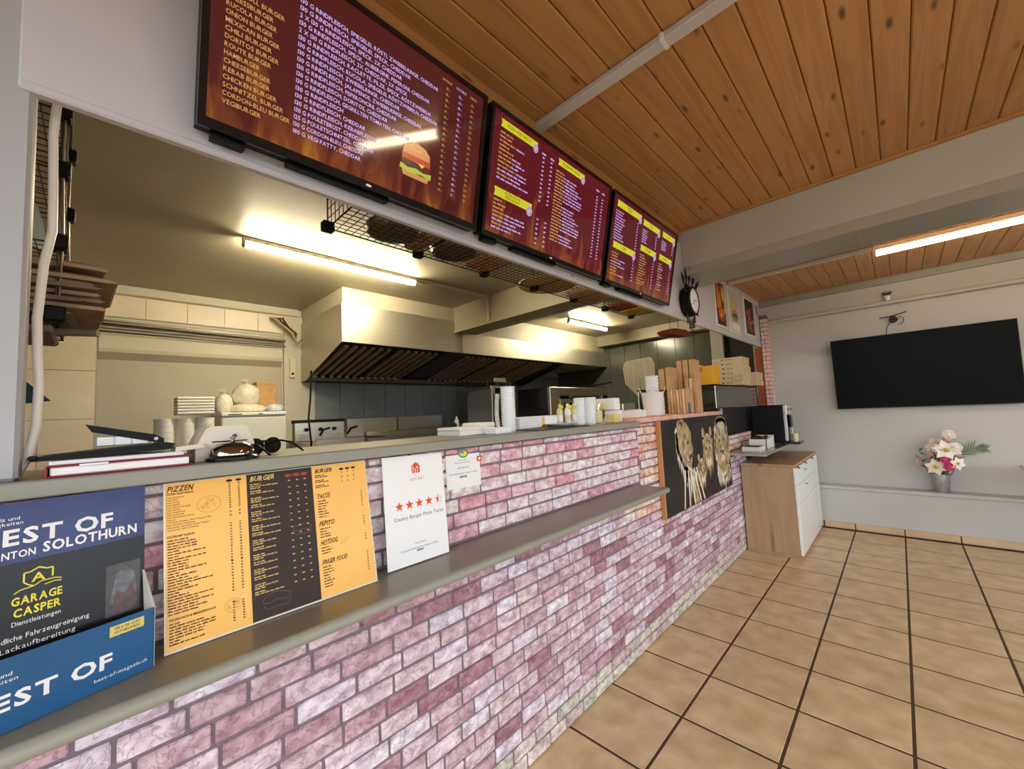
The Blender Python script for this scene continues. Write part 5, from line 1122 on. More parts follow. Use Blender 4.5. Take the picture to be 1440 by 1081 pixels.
# flower vase on the ledge
vs_ = thing('flower_vase', 'zinc bucket of white and pink artificial flowers on the wall ledge', 'vase', (0.225, 5.715, 0.453))
VC = Vector((0.225, 5.712, 0.453))
k = MB(); k.lathe([(0.046, 0), (0.048, 0.004), (0.064, 0.165), (0.068, 0.168), (0.068, 0.174), (0.060, 0.174), (0.044, 0.01)], VC, 24); obj('bucket', k, m_zinc, vs_, smooth=True)
def flower(kind, c, r, d, mp, mcx):
    c = Vector(c); d = Vector(d).normalized(); a = d.orthogonal().normalized(); b_ = d.cross(a); k = MB()
    if kind == 'open':
        for i in range(6):
            t = i * 2 * PI / 6; e = (a * math.cos(t) + b_ * math.sin(t)); s_ = d.cross(e)
            k.add([c, c + e * r * 0.5 + s_ * r * 0.32 + d * r * 0.15, c + e * r + d * r * 0.05, c + e * r * 0.5 - s_ * r * 0.32 + d * r * 0.15, c + e * r * 0.55 + d * r * 0.04], [(0, 1, 4), (1, 2, 4), (2, 3, 4), (3, 0, 4)])
        f = obj('flower', k, mp, vs_, smooth=True); k2 = MB(); k2.sphere(c + d * r * 0.12, r * 0.2, 8, 5); obj('flower_centre', k2, mcx, f, smooth=True)
    else:
        for j, (rr, hh) in enumerate(((1.0, 0.35), (0.75, 0.6), (0.45, 0.8))):
            for i in range(5):
                t = i * 2 * PI / 5 + j * 0.6; e = (a * math.cos(t) + b_ * math.sin(t)); s_ = d.cross(e)
                k.add([c - d * r * 0.3, c + e * r * 0.7 * rr + s_ * r * 0.55 * rr, c + e * r * 0.8 * rr + d * r * hh, c + e * r * 0.7 * rr - s_ * r * 0.55 * rr], [(0, 1, 2), (0, 2, 3)])
        k.sphere(c, r * 0.42, 8, 5); f = obj('flower', k, mp, vs_, smooth=True)
    return f
F = [('rose', (0.305, 5.66, 1.005), 0.05, (0.1, -1, 0.5), m_petalw), ('open', (0.275, 5.61, 0.865), 0.085, (0.1, -1, 0.2), m_petalw), ('open', (0.195, 5.60, 0.705), 0.07, (-0.2, -1, 0.1), mat('petal_cream', (232, 226, 200), 0.6)), ('rose', (0.280, 5.585, 0.715), 0.042, (0.2, -1, 0), m_petalm), ('rose', (0.262, 5.59, 0.775), 0.04, (0, -1, 0.3), m_petalm),
     ('open', (0.335, 5.60, 0.745), 0.055, (0.6, -1, 0), m_petalw), ('rose', (0.340, 5.63, 0.89), 0.045, (0.5, -1, 0.3), m_petalw), ('rose', (0.215, 5.62, 0.88), 0.042, (-0.2, -1, 0.3), m_petalw), ('rose', (0.165, 5.63, 0.885), 0.036, (-0.5, -1, 0.3), mat('petal_ivory', (230, 218, 200), 0.6)), ('rose', (0.19, 5.65, 0.94), 0.032, (-0.4, -1, 0.6), mat('petal_ivory', (230, 218, 200), 0.6)), ('rose', (0.24, 5.64, 0.935), 0.032, (0, -1, 0.7), m_petalp), ('rose', (0.285, 5.65, 0.955), 0.03, (0.2, -1, 0.8), m_petalp), ('rose', (0.345, 5.62, 0.835), 0.028, (0.5, -1, 0), m_petalp),
     ('rose', (0.095, 5.64, 0.745), 0.038, (-0.8, -0.8, 0), m_petalp), ('rose', (0.165, 5.63, 0.825), 0.028, (-0.5, -1, 0.2), m_petalp), ('rose', (0.225, 5.62, 0.83), 0.026, (-0.3, -1, 0.2), mat('petal_ivory', (230, 218, 200), 0.6))]
for (kd_, c, r, d, mp_) in F: flower(kd_, c, r * 1.22, d, mp_, m_pollen)
k = MB()
for (kd_, c, r, d, mp_) in F: k.tube([VC + Vector((0, 0, 0.12)), VC * 0.4 + Vector(c) * 0.6 + Vector((0, 0.03, 0)), Vector(c) + Vector((0, 0.015, -0.01))], 0.0035, 5)
obj('stem', k, m_leaf, vs_, stuff=True)
k = MB()
for i in range(70):
    c = VC + Vector((rnd.uniform(-0.14, 0.12), rnd.uniform(-0.09, 0.02), rnd.uniform(0.22, 0.42))); e = Vector((rnd.uniform(-1, 1), rnd.uniform(-1, 0), rnd.uniform(-0.4, 0.8))).normalized(); s_ = e.cross(Vector((0, 0, 1))).normalized() * 0.011
    k.add([c, c + e * 0.03 + s_, c + e * 0.065, c + e * 0.03 - s_], [(0, 1, 2), (0, 2, 3)])
obj('foliage', k, m_leaf, vs_, stuff=True)
rib = [VC + Vector((0.05, -0.05, 0.27)), VC + Vector((0.14, -0.06, 0.38)), VC + Vector((0.23, -0.05, 0.435)), VC + Vector((0.30, -0.04, 0.43))]
k = MB(); k.tube(rib, 0.003, 5); pf = obj('palm_frond', k, m_leafpale, vs_)
for i in range(15):
    t = i / 14 * 2.98; a = int(t); p = rib[a].lerp(rib[a + 1], t - a); d = (rib[a + 1] - rib[a]).normalized(); L0 = 0.105 * (1 - 0.5 * abs(i - 6) / 8)
    for sg in (1, -1):
        up = Vector((-d.z, 0, d.x)) * sg; e = (d * 0.8 + up * 0.75).normalized(); s_ = d * 0.009
        k = MB(); k.add([p - s_, p + e * L0 * 0.5 - s_ * 0.9 + Vector((0, -0.004, 0)), p + e * L0, p + e * L0 * 0.5 + s_ * 0.9, p + s_], [(0, 1, 3, 4), (1, 2, 3)]); obj('leaflet', k, m_leafpale, pf)

# table corner at the right edge
tb = thing('wooden_table', 'light wooden table against the far wall at the right picture edge', 'table', (1.1, 5.25, 0))
m_tabletop = wood('table_top_pine', (222, 186, 130), (200, 160, 104), rough=0.4, axis=(2, 14, 14), knots=False, rand=0)
k = MB(); k.cbox(0.70, 1.50, 4.88, 5.61, 0.722, 0.750, 0.004); obj('table_top', k, m_tabletop, tb)
k = MB(); k.cyl((1.1, 5.25, 0.03), (1.1, 5.25, 0.722), 0.035, n=14); obj('pedestal', k, m_black, tb, smooth=True)
k = MB(); k.cbox(0.85, 1.35, 5.0, 5.5, 0.001, 0.03, 0.006); obj('foot_plate', k, m_black, tb)

# ================================================================== SOFFIT POSTERS AND CLOCK
def soffit_poster(y0, y1, z0, z1, label, mats_, painter):
    t = thing('food_poster', label, 'poster', (XC, (y0 + y1) / 2, z0), 'food posters on the bulkhead')
    k = MB(); k.cbox(XC, XC + 0.012, y0, y1, z0, z1, 0.002); obj('frame', k, m_white, t)
    O_ = Vector((XC + 0.0125, y0 + 0.02, z0 + 0.02)); w_, h_ = y1 - y0 - 0.04, z1 - z0 - 0.04
    k = MB(); rect(k, O_, (0, 1, 0), (0, 0, 1), 0, w_, 0, h_, 0, 0.0); painter(k, O_, w_, h_); obj('print', k, mats_, t)
YV, ZV = Vector((0, 1, 0)), Vector((0, 0, 1))
def p1(k, O_, w_, h_):
    for i in range(14): 
        u = rnd.uniform(0.1, 0.9) * w_; v = rnd.uniform(0.3, 0.75) * h_; poly(k, [(u - 0.03, v), (u + rnd.uniform(-0.02, 0.02), min(h_ * 0.98, v + 0.16)), (u + 0.03, v), (u, v - 0.04)], O_, YV, ZV, 1 + i % 2, 0.0006 + i * 0.00002)
    poly(k, ell(w_ * 0.5, h_ * 0.25, w_ * 0.42, h_ * 0.16, 16), O_, YV, ZV, 3, 0.0012); poly(k, ell(w_ * 0.5, h_ * 0.30, w_ * 0.30, h_ * 0.08, 14), O_, YV, ZV, 1, 0.0015); poly(k, ell(w_ * 0.42, h_ * 0.22, w_ * 0.12, h_ * 0.05, 10), O_, YV, ZV, 2, 0.0018)
soffit_poster(4.02, 4.33, 2.135, 2.60, 'left of three food posters, fiery orange grill picture', [mat('poster_dark_brown', (70, 32, 20), 0.4, var=0.3, vscale=12), mat('poster_flame', (230, 120, 30), 0.4), mat('poster_amber', (240, 180, 80), 0.4), mat('poster_red_meat', (172, 60, 30), 0.4, var=0.3, vscale=25)], p1)
def p2(k, O_, w_, h_):
    poly(k, star(w_ * 0.35, h_ * 0.62, w_ * 0.34), O_, YV, ZV, 1, 0.0006)
    poly(k, ell(w_ * 0.52, h_ * 0.46, w_ * 0.30, h_ * 0.07, 14), O_, YV, ZV, 2, 0.0010); rect(k, O_, YV, ZV, w_ * 0.22, w_ * 0.82, h_ * 0.36, h_ * 0.42, 3, 0.0011); poly(k, ell(w_ * 0.52, h_ * 0.34, w_ * 0.33, h_ * 0.035, 12), O_, YV, ZV, 4, 0.0013); poly(k, ell(w_ * 0.52, h_ * 0.29, w_ * 0.30, h_ * 0.04, 12), O_, YV, ZV, 2, 0.0012)
    rect(k, O_, YV, ZV, w_ * 0.1, w_ * 0.95, h_ * 0.03, h_ * 0.2, 5, 0.0008)
soffit_poster(4.44, 4.80, 2.125, 2.60, 'middle food poster, burger with a yellow star on pale ground', [mat('poster_pale', (214, 204, 206), 0.4), mat('poster_star_yellow', (240, 216, 60), 0.4), mat('poster_bun', (206, 150, 90), 0.4), mat('poster_patty', (96, 48, 32), 0.4), mat('poster_lettuce', (110, 150, 70), 0.4), m_paper], p2)
def p3(k, O_, w_, h_):
    for i in range(9):
        u = w_ * (0.30 + 0.4 * rnd.random()); v = h_ * (0.15 + 0.65 * i / 9); poly(k, ell(u, v, w_ * 0.26, h_ * 0.055, 10, rot=rnd.uniform(-0.5, 0.5)), O_, YV, ZV, 1 + i % 2, 0.0006 + i * 0.0001)
soffit_poster(5.02, 5.42, 2.160, 2.60, 'right food poster, dark red ribs picture nearest the far wall', [mat('poster_black', (40, 24, 24), 0.4, var=0.2, vscale=10), mat('poster_crimson', (150, 40, 40), 0.4, var=0.3, vscale=30), mat('poster_rib', (196, 100, 76), 0.4, var=0.3, vscale=30)], p3)
k = MB(); k.cbox(XC, XC + 0.012, 5.60, 5.64, 2.47, 2.58, 0.002); o = obj('small_plate', k, m_steel); tag(o, 'small metal plate on the bulkhead end beside the right poster', 'plate')

ck = thing('wall_clock', 'round black clock with feather crown and dangling beads on the bulkhead', 'clock', (XC, 3.25, 2.25))
CC = Vector((XC, 3.27, 2.225)); CRr = 0.115
k = MB(); k.lathe([(CRr, 0.002), (CRr * 1.05, 0.02), (CRr, 0.075), (CRr * 0.86, 0.082), (CRr * 0.84, 0.07), (CRr * 0.2, 0.06)], CC, 28, axis='x'); obj('rim', k, m_black, ck, smooth=True)
k = MB(); k.lathe([(CRr * 0.86, 0.070), (CRr * 0.86, 0.074), (0.001, 0.0745)], CC, 28, axis='x'); obj('dial', k, m_paper, ck)
k = MB(); DOc = CC + Vector((0.076, 0, 0))
stroke(k, [(0, 0), (0.055, 0.012)], 0.006, DOc, YV, ZV, 0, 0.001); stroke(k, [(0, 0), (-0.03, -0.035)], 0.007, DOc, YV, ZV, 0, 0.0012); obj('hand', k, m_black, ck)
k = MB()
for i in range(12): a = i * PI / 6; stroke(k, [(0.078 * math.sin(a), 0.078 * math.cos(a)), (0.092 * math.sin(a), 0.092 * math.cos(a))], 0.005, DOc, YV, ZV, 0, 0.0008)
obj('hour_mark', k, m_black, ck)
for a in (-1.57, -1.05, -0.52, 0.52, 1.05, 1.57, 2.2):
    k = MB(); e = Vector((0, math.sin(a), math.cos(a))); c = CC + Vector((0.05, 0, 0)) + e * CRr; k.cyl(c, c + e * 0.055, 0.016, 0.002, 8); obj('spike', k, m_black, ck)
for a in (-0.75, -0.38, 0.0, 0.38, 0.75):
    e = Vector((0.1, math.sin(a), math.cos(a))); s_ = Vector((0, math.cos(a), -math.sin(a))); c = CC + Vector((0.03, 0, 0)) + e * (CRr * 1.0); k = MB()
    k.tube([c, c + e * 0.05], 0.004, 5); c2 = c + e * 0.035; P = [c2, c2 + e * 0.04 + s_ * 0.020, c2 + e * 0.085 + s_ * 0.016, c2 + e * 0.125, c2 + e * 0.085 - s_ * 0.014, c2 + e * 0.04 - s_ * 0.018]
    k.add(P + [p + Vector((0.004, 0, 0)) for p in P], [(0, 1, 2, 3, 4, 5), (6, 7, 8, 9, 10, 11)] + [(i, (i + 1) % 6, 6 + (i + 1) % 6, 6 + i) for i in range(6)]); obj('feather', k, m_black, ck)
for i, dy in enumerate((-0.07, -0.03, 0.01, 0.05, 0.085)):
    L0 = 0.07 + 0.05 * (1 - abs(dy) / 0.09); c = CC + Vector((0.04, dy, -math.sqrt(max(0.001, CRr ** 2 - dy ** 2)))); k = MB(); k.tube([c, c - Vector((0, 0, L0))], 0.0025, 5)
    for j in range(4): k.sphere(c - Vector((0, 0, L0 * (0.4 + 0.2 * j))), 0.009 + 0.002 * (j % 2), 7, 5, sc=(0.8, 0.8, 1.2))
    obj('bead_string', k, m_blackmatte if i % 2 else m_steeld, ck, smooth=True)

# ================================================================== KITCHEN
# power cable hanging at the left of the opening
k = MB(); k.tube([(-1.25, -0.070, 2.12), (-1.25, -0.072, 2.10), (-1.25, -0.075, 2.04), (-1.25, -0.072, 1.90), (-1.25, -0.071, 1.83), (-1.25, -0.081, 1.755), (-1.25, -0.087, 1.64), (-1.25, -0.085, 1.57), (-1.25, -0.081, 1.50), (-1.25, -0.083, 1.42), (-1.25, -0.092, 1.36), (-1.25, -0.105, 1.326)], 0.0075, 10)
o = obj('power_cable', k, m_cable, smooth=True); tag(o, 'thick white cable hanging beside the grey post down to the worktop', 'cable')
# wire rack cubes under the bulkhead
def wire_panel(mb, O, X, Y, nx, ny, r=0.0016):
    O, X, Y = Vector(O), Vector(X), Vector(Y)
    for i in range(nx + 1): mb.cyl(O + X * i / nx, O + X * i / nx + Y, r if 0 < i < nx else r * 1.8, n=4, caps=False)
    for j in range(ny + 1): mb.cyl(O + Y * j / ny, O + Y * j / ny + X, r if 0 < j < ny else r * 1.8, n=4, caps=False)
wr = thing('wire_rack', 'dark wire grid rack with black connectors hanging behind the bulkhead', 'rack', (-1.3, 1.4, 2.09))
y0r, sp_ = 0.56, 0.373
for i in range(6):
    k = MB(); wire_panel(k, (-1.41, y0r + sp_ * i, 2.09), (0.195, 0, 0), (0, sp_, 0), 7, 13); obj('grid_panel', k, m_wire, wr)
for i in range(7):
    k = MB(); wire_panel(k, (-1.41, y0r + sp_ * i, 2.09), (0.195, 0, 0), (0, 0, 0.34), 6, 10); obj('grid_panel', k, m_wire, wr)
for i in range(7):
    k = MB(); c = Vector((-1.41, y0r + sp_ * i, 2.09)); k.cbox(c.x - 0.016, c.x + 0.016, c.y - 0.020, c.y + 0.020, c.z - 0.014, c.z + 0.022, 0.004); k.cbox(c.x - 0.006, c.x + 0.030, c.y - 0.010, c.y + 0.010, c.z - 0.010, c.z + 0.012, 0.003); obj('connector', k, m_black, wr)
m_tray = mat('steel_pan', (150, 136, 104), 0.35, metal=0.8, var=0.1, vscale=10)
def pan(label, x, y, z, r, m, h=0.03, name='pizza_pan'):
    k = MB(); k.lathe([(r * 0.9, 0), (r * 0.94, 0.002), (r, h), (r * 0.985, h), (r * 0.92, 0.006), (0.001, 0.006)], (x, y, z), 28); o = obj(name, k, m, smooth=True); return tag(o, label, 'pan', 'pans on the wire rack')
pan('round steel pan at the left end of the wire rack', -1.315, 0.76, 2.0935, 0.095, m_tray); pan('second round steel pan of the wire rack, under the left screen', -1.315, 1.05, 2.0935, 0.10, m_tray)
k = MB(); k.lathe([(0.16, 0), (0.165, 0.004), (0.165, 0.010), (0.001, 0.010)], (-1.34, 1.72, 2.100), 30); o = obj('wooden_board', k, mat('pale_board', (188, 160, 104), 0.5, var=0.05, vscale=8), smooth=True); tag(o, 'large round pale wooden board sticking out of the wire rack', 'board')
k = MB(); k.cbox(-1.40, -1.25, 1.18, 1.30, 2.093, 2.13, 0.003); o = obj('red_packet', k, mat('packet_red', (150, 72, 40), 0.5, col2=(196, 150, 90), vscale=40)); tag(o, 'reddish packet on the wire rack left of the wooden board', 'packet')
k = MB(); k.cbox(-1.40, -1.25, 0.86, 0.93, 2.093, 2.12, 0.003); o = obj('brown_packet', k, mat('packet_brown', (110, 84, 50), 0.5, col2=(170, 140, 90), vscale=50)); tag(o, 'brown patterned packet on the wire rack between the two pans', 'packet')
k = MB(); k.cbox(-1.40, -1.24, 1.96, 2.26, 2.093, 2.12, 0.003); o = obj('flat_carton', k, m_kraftd); tag(o, 'flat brown carton on the wire rack right of the wooden board', 'carton')
k = MB(); k.cbox(-1.40, -1.24, 2.46, 2.58, 2.093, 2.125, 0.003); o = obj('red_carton', k, mat('carton_red', (196, 60, 36), 0.5)); tag(o, 'red and orange carton at the right end of the wire rack', 'carton')
k = MB(); k.cbox(-1.40, -1.24, 2.62, 2.76, 2.093, 2.12, 0.003); o = obj('yellow_sack', k, m_yel); tag(o, 'bright yellow packet at the far right end of the wire rack', 'packet')
k = MB(); k.cbox(-1.60, -1.30, 4.40, 4.75, 2.04, 2.07, 0.003); 
k = MB(); k.prism([(-0.16, 0), (0.16, 0), (0.19, 0.025), (0.1, 0.06), (-0.1, 0.06), (-0.19, 0.03)], (-1.62, 4.0, 2.10), (0.2, 1, 0), (0, 0, 1), (0.12, 0, 0)); o = obj('red_basket', k, mat('basket_red_brown', (130, 56, 34), 0.7, var=0.3, vscale=30)); tag(o, 'reddish woven basket hanging under the bulkhead behind the clock', 'basket')
k = MB()
for dy in (-0.1, 0.1): k.cyl((-1.56, 4.0 + dy, 2.15), (-1.56, 4.0 + dy, 2.84), 0.003, n=5)
obj('hanging_wire', k, m_wire, o)
# tall wire rack at the left behind the post
wl = thing('corner_rack', 'tall wire cube rack behind the grey post at the left', 'rack', (-1.5, -0.2, 1.7))
RX0, RX1, RY0, RY1 = -1.83, -1.50, -0.42, -0.075
lev = (1.69, 1.885, 2.08, 2.24)
for z in lev:
    k = MB(); wire_panel(k, (RX0, RY0, z), (RX1 - RX0, 0, 0), (0, RY1 - RY0, 0), 9, 9); obj('grid_panel', k, m_wire, wl)
k = MB(); wire_panel(k, (RX0, RY1, 1.69), (RX1 - RX0, 0, 0), (0, 0, 0.75), 9, 18); obj('grid_panel', k, m_wire, wl)
k = MB(); wire_panel(k, (RX0, RY0, 1.69), (RX1 - RX0, 0, 0), (0, 0, 0.75), 9, 18); obj('grid_panel', k, m_wire, wl)
k = MB(); wire_panel(k, (RX0, RY0, 1.69), (0, RY1 - RY0, 0), (0, 0, 0.75), 9, 18); obj('grid_panel', k, m_wire, wl)
for (x, z) in ((RX1, 2.235), (RX1, 2.078), (RX0 + 0.02, 2.08), (RX1, 1.885), (RX1, 1.70), (RX0 + 0.02, 1.90), (RX0 + 0.02, 2.27)):
    k = MB(); k.cbox(x - 0.022, x + 0.022, RY1 - 0.020, RY1 + 0.018, z - 0.018, z + 0.02, 0.004); obj('connector', k, m_black, wl)
k = MB()
for x in (RX1, RX0 + 0.02): k.tube([(x, RY1 + 0.004, 1.70), (x, RY1 + 0.008, 1.9), (x, RY1 + 0.003, 2.1), (x, RY1 + 0.006, 2.44)], 0.003, 6)
obj('upright_wire', k, mat('wire_brass', (120, 104, 72), 0.4, metal=0.5), wl)
m_bags = [mat('bag_brown', (150, 130, 106), 0.85, var=0.15, vscale=20), mat('bag_tan', (176, 150, 122), 0.85, var=0.12, vscale=20), mat('bag_dark', (132, 114, 92), 0.85, var=0.15, vscale=20)]
ords = ['lowest', 'second', 'third', 'fourth', 'fifth', 'sixth', 'seventh', 'eighth', 'ninth', 'tenth', 'eleventh', 'topmost']
for i in range(12):
    w_ = 0.22 + 0.05 * rnd.random(); z = 1.7125 + i * 0.0122; k = MB(); y1 = -0.02 + rnd.uniform(-0.03, 0.04) - (0.03 if i > 8 else 0); ti = rnd.uniform(-0.03, 0.03)
    x0 = -1.82 + rnd.uniform(0, 0.03)
    top = [(0, 0), (w_, 0.0), (w_ + rnd.uniform(0.0, 0.03), 0.004), (w_ + rnd.uniform(-0.02, 0.01), 0.0095), (0, 0.0105)]
    k.prism(top, (x0, y1 - w_, z), (0.08 * rnd.uniform(-1, 1), 1, ti * 0.2), (0, 0, 1), (0.30 + rnd.uniform(-0.03, 0.02), rnd.uniform(-0.03, 0.03), 0)); o = obj('paper_bag', k, m_bags[i % 3]); tag(o, '%s folded brown paper bag %s on the left corner rack' % (ords[i], 'of the pile' if i in (0, 11) else 'from the bottom of the pile'), 'bag', 'brown paper bags on the corner rack')
k = MB(); k.cyl((-1.60, -0.13, 1.672), (-1.55, 0.0, 1.672), 0.010, n=10); k.cbox(-1.78, -1.52, -0.30, -0.08, 1.662, 1.682, 0.006); o = obj('bread_board', k, mat('greyed_wood', (126, 112, 86), 0.6)); tag(o, 'greyish wooden paddle slung under the left corner rack', 'board')
k = MB(); k.obox((-1.62, -0.125, 1.90), (0.02, 0, 0), (-0.06, 0.03, 0), (-0.04, -0.03, 0.15)); o = obj('blue_folder', k, m_bluegrey); tag(o, 'blue-grey folder leaning inside the left corner rack', 'folder')
k = MB()
k.prism([(0.0, 0.0), (0.13, 0.02), (0.07, 0.09), (0.04, 0.20), (0.0, 0.22)], (-1.75, -0.22, 1.48), (0, 1, 0), (0, 0, 1), (0.015, 0, 0)); k.prism([(0.0, -0.28), (0.055, -0.26), (0.05, -0.12), (0.03, 0.02), (0.0, 0.02)], (-1.75, -0.22, 1.48), (0, 1, 0), (0, 0, 1), (0.015, 0, 0)); o = obj('teal_apron', k, m_teal); tag(o, 'teal apron hanging behind the grey post', 'apron')

# pipes across the niche
pp = thing('heating_pipes', 'pair of steel pipes running across the plaster niche', 'pipes', (-5.33, 0.8, 2.4))
for (z, dz) in ((2.457, -0.02), (2.430, -0.02), (2.355, -0.012)):
    k = MB(); k.cyl((-5.30, -0.01, z), (-5.30, 1.585, z + dz), 0.009, n=10); obj('pipe', k, m_steeld if z < 2.44 else m_steel, pp, smooth=True)
ex = thing('cable_bundle', 'bundle of bent pipes and cables at the corner beside the extractor hood', 'pipes', (-5.2, 1.62, 2.5))
for i in range(3):
    k = MB(); k.tube([(-5.395, 1.44 + 0.03 * i, 2.70), (-5.25 + 0.03 * i, 1.46 + 0.03 * i, 2.66), (-5.25, 1.56 + 0.02 * i, 2.58), (-5.22, 1.64 + 0.02 * i, 2.50), (-5.2, 1.66, 2.42), (-5.2, 1.70, 2.38), (-5.2, 1.745, 2.44)], 0.012, 7); obj('pipe', k, m_steeld if i else m_kraftd, ex, smooth=True)
k = MB(); k.tube([(-4.38, 1.55, 1.95), (-4.38, 1.54, 1.67), (-4.38, 1.52, 1.45), (-4.38, 1.545, 1.2), (-4.38, 1.545, 0.01)], 0.010, 8); o = obj('black_hose', k, m_black, smooth=True); tag(o, 'black hose hanging below the left end of the extractor hood', 'hose')
sk = thing('socket_box', 'white socket box on the pillar left of the extractor hood', 'socket', (-5.34, 1.67, 2.1))
k = MB(); k.cbox(-5.362, -5.325, 1.64, 1.70, 1.97, 2.21, 0.006); obj('box', k, m_cream, sk)
k = MB(); k.cyl((-5.326, 1.67, 2.02), (-5.321, 1.67, 2.02), 0.016, n=12); obj('socket_hole', k, m_black, sk)
# pillar between niche and tiles
k = MB(); k.cbox(-5.42, -5.36, 1.585, 1.94, 0, 2.74, 0.004); struct('trim_10', k, m_kwall)

# extractor hood
hd = thing('extractor_hood', 'long stainless extractor hood with dark baffle filters over the cooking line', 'hood', (-4.7, 4.4, 2.0))
HX, HB = -4.15, -5.22
k = MB(); k.box(-5.39, HX, 1.78, 3.30, 2.245, 2.660); k.box(-5.39, HX + 0.001, 3.405, 7.09, 2.245, 2.523); obj('canopy_box', k, m_hood, hd)
k = MB(); k.box(-5.39, HX - 0.012, 1.795, 3.279, 2.664, 2.838); k.box(-5.39, HX - 0.05, 3.66, 7.09, 2.526, 2.838); obj('fascia', k, mat('hood_fascia', (186, 178, 154), 0.5), hd)
k = MB(); k.box(-5.39, HX - 0.002, 3.299, 3.407, 2.245, 2.52); obj('joint_strip', k, m_steel, hd)
k = MB(); k.prism([(HX, 2.250), (HX, 2.243), (HB, 1.925), (HB - 0.16, 1.925), (HB - 0.16, 2.250)], (0, 1.775, 0), (1, 0, 0), (0, 0, 1), (0, 0.006, 0)); obj('end_cheek', k, m_hood, hd)
k = MB(); k.prism([(HX, 2.250), (HX, 2.243), (HB, 1.925), (HB - 0.16, 1.925), (HB - 0.16, 2.250)], (0, 5.70, 0), (1, 0, 0), (0, 0, 1), (0, 0.006, 0)); obj('end_cheek', k, m_filterdark, hd)
k = MB(); k.prism([(HX - 0.01, 2.244), (HX - 0.02, 2.236), (HB, 1.990), (HB, 1.925), (HB - 0.17, 1.925), (HB - 0.17, 2.244)], (0, 1.782, 0), (1, 0, 0), (0, 0, 1), (0, 3.918, 0)); obj('filter_housing', k, m_filterdark, hd)
fd = Vector((HB - HX, 0, 1.995 - 2.243)); fl = fd.length; fdn = fd.normalized(); fn = Vector((-fdn.z, 0, fdn.x)); fn = fn if fn.x > 0 else -fn
k = MB(); k.obox(Vector((HX - 0.01, 0, 2.236)) + fdn * 0.06 - fn * 0.004, fdn * (fl * 0.89), (0, 0.042, 0), fn * 0.026); baf = mesh_of('baffle', k, m_baffle)
for (a, b_) in ((1.84, 2.44), (2.50, 3.10), (3.52, 4.12), (4.18, 4.78), (4.84, 5.44)):
    n = 6
    for i in range(n): inst('baffle', baf, hd, (0, a + i * (b_ - a) / n, 0))
k = MB(); k.obox(Vector((HX - 0.01, 3.14, 2.24)) + fn * 0.002, fdn * fl * 0.99, (0, 0.34, 0), fn * 0.006); obj('blank_panel', k, m_steeld, hd)
k = MB(); k.cbox(HB - 0.01, HB + 0.012, 1.785, 5.70, 1.922, 1.985, 0.004); obj('grease_gutter', k, m_steeld, hd)
k = MB()
for (a, b_) in ((1.84, 3.10), (3.52, 5.44)):
    nn = int((b_ - a) / 0.1)
    for i in range(nn): k.obox(Vector((HX - 0.01, a + 0.005 + 0.1 * i, 2.236)) + fdn * fl * 0.925 + fn * 0.018, fdn * 0.035, (0, 0.04, 0), fn * 0.016)
obj('filter_clip', k, mat('clip_pale', (214, 206, 186), 0.4), hd)

# fridge
fr = thing('fridge', 'white freestanding fridge in the kitchen corner with bags on top', 'fridge', (-5.15, 1.17, 0))
k = MB(); k.cbox(-5.40, -4.945, 0.878, 1.468, 0.03, 1.515, 0.006); obj('body', k, m_fridge, fr)
k = MB(); k.cbox(-4.944, -4.90, 0.878, 1.468, 0.03, 1.495, 0.01); dr = obj('door', k, m_fridge, fr)
k = MB(); k.cbox(-4.90, -4.868, 0.895, 0.925, 1.18, 1.42, 0.006); obj('handle', k, mat('fridge_handle', (186, 188, 180), 0.4), dr)
k = MB(); k.cbox(-5.40, -4.895, 0.874, 1.472, 1.515, 1.552, 0.008); obj('top_panel', k, m_white, fr)
k = MB(); k.box(-4.8948, -4.894, 0.93, 1.05, 1.525, 1.535); k.box(-4.8948, -4.894, 1.20, 1.24, 1.525, 1.535); obj('badge_strip', k, m_inkgrey, fr)
m_bag = [mat('bag_film', (232, 224, 204), 0.3, var=0.1, vscale=30, bump=0.9, bscale=22)]
def bag(label, x, y, z, sx, sy, sz, m=m_bag[0], knot=True):
    t = thing('plastic_bag', label, 'bag', (x, y, z), 'plastic bags on the fridge'); r2 = random.Random(int(y * 1000)); k = MB()
    prof = [(0.7, 0), (0.95, 0.12), (1, 0.4), (0.92, 0.7), (0.6, 0.92), (0.15, 1.0)]; n = 14; vsx = []
    for (r, h) in prof:
        for i in range(n):
            a = 2 * PI * i / n; q = r * (1 + r2.uniform(-0.10, 0.10)); vsx.append((x + math.cos(a) * q * sx, y + math.sin(a) * q * sy, z + h * sz))
    k.add(vsx, [(j * n + i, j * n + (i + 1) % n, (j + 1) * n + (i + 1) % n, (j + 1) * n + i) for j in range(len(prof) - 1) for i in range(n)] + [tuple(range(n - 1, -1, -1)), tuple(range((len(prof) - 1) * n, len(prof) * n))]); obj('sack', k, m, t, smooth=True)
    if knot: k = MB(); k.cyl((x, y, z + sz * 0.96), (x + 0.02, y - 0.02, z + sz * 1.18), 0.012, 0.035, 8); obj('knot', k, m, t)
bag('left puffy plastic bag on the fridge', -5.08, 0.93, 1.5525, 0.09, 0.085, 0.20); bag('middle plastic bag of cups on the fridge', -5.08, 1.13, 1.64, 0.10, 0.13, 0.22)
bag('low spread plastic bag along the fridge front', -5.02, 1.12, 1.5525, 0.10, 0.17, 0.09, knot=False); bag('crumpled bluish bag at the right on the fridge', -5.0, 1.38, 1.5525, 0.08, 0.09, 0.085, mat('bag_bluish', (206, 212, 216), 0.3, var=0.15, vscale=30, bump=0.8, bscale=25), knot=False)
bx_ = thing('brown_carton', 'tan printed carton standing at the right on the fridge', 'carton', (-5.28, 1.36, 1.553))
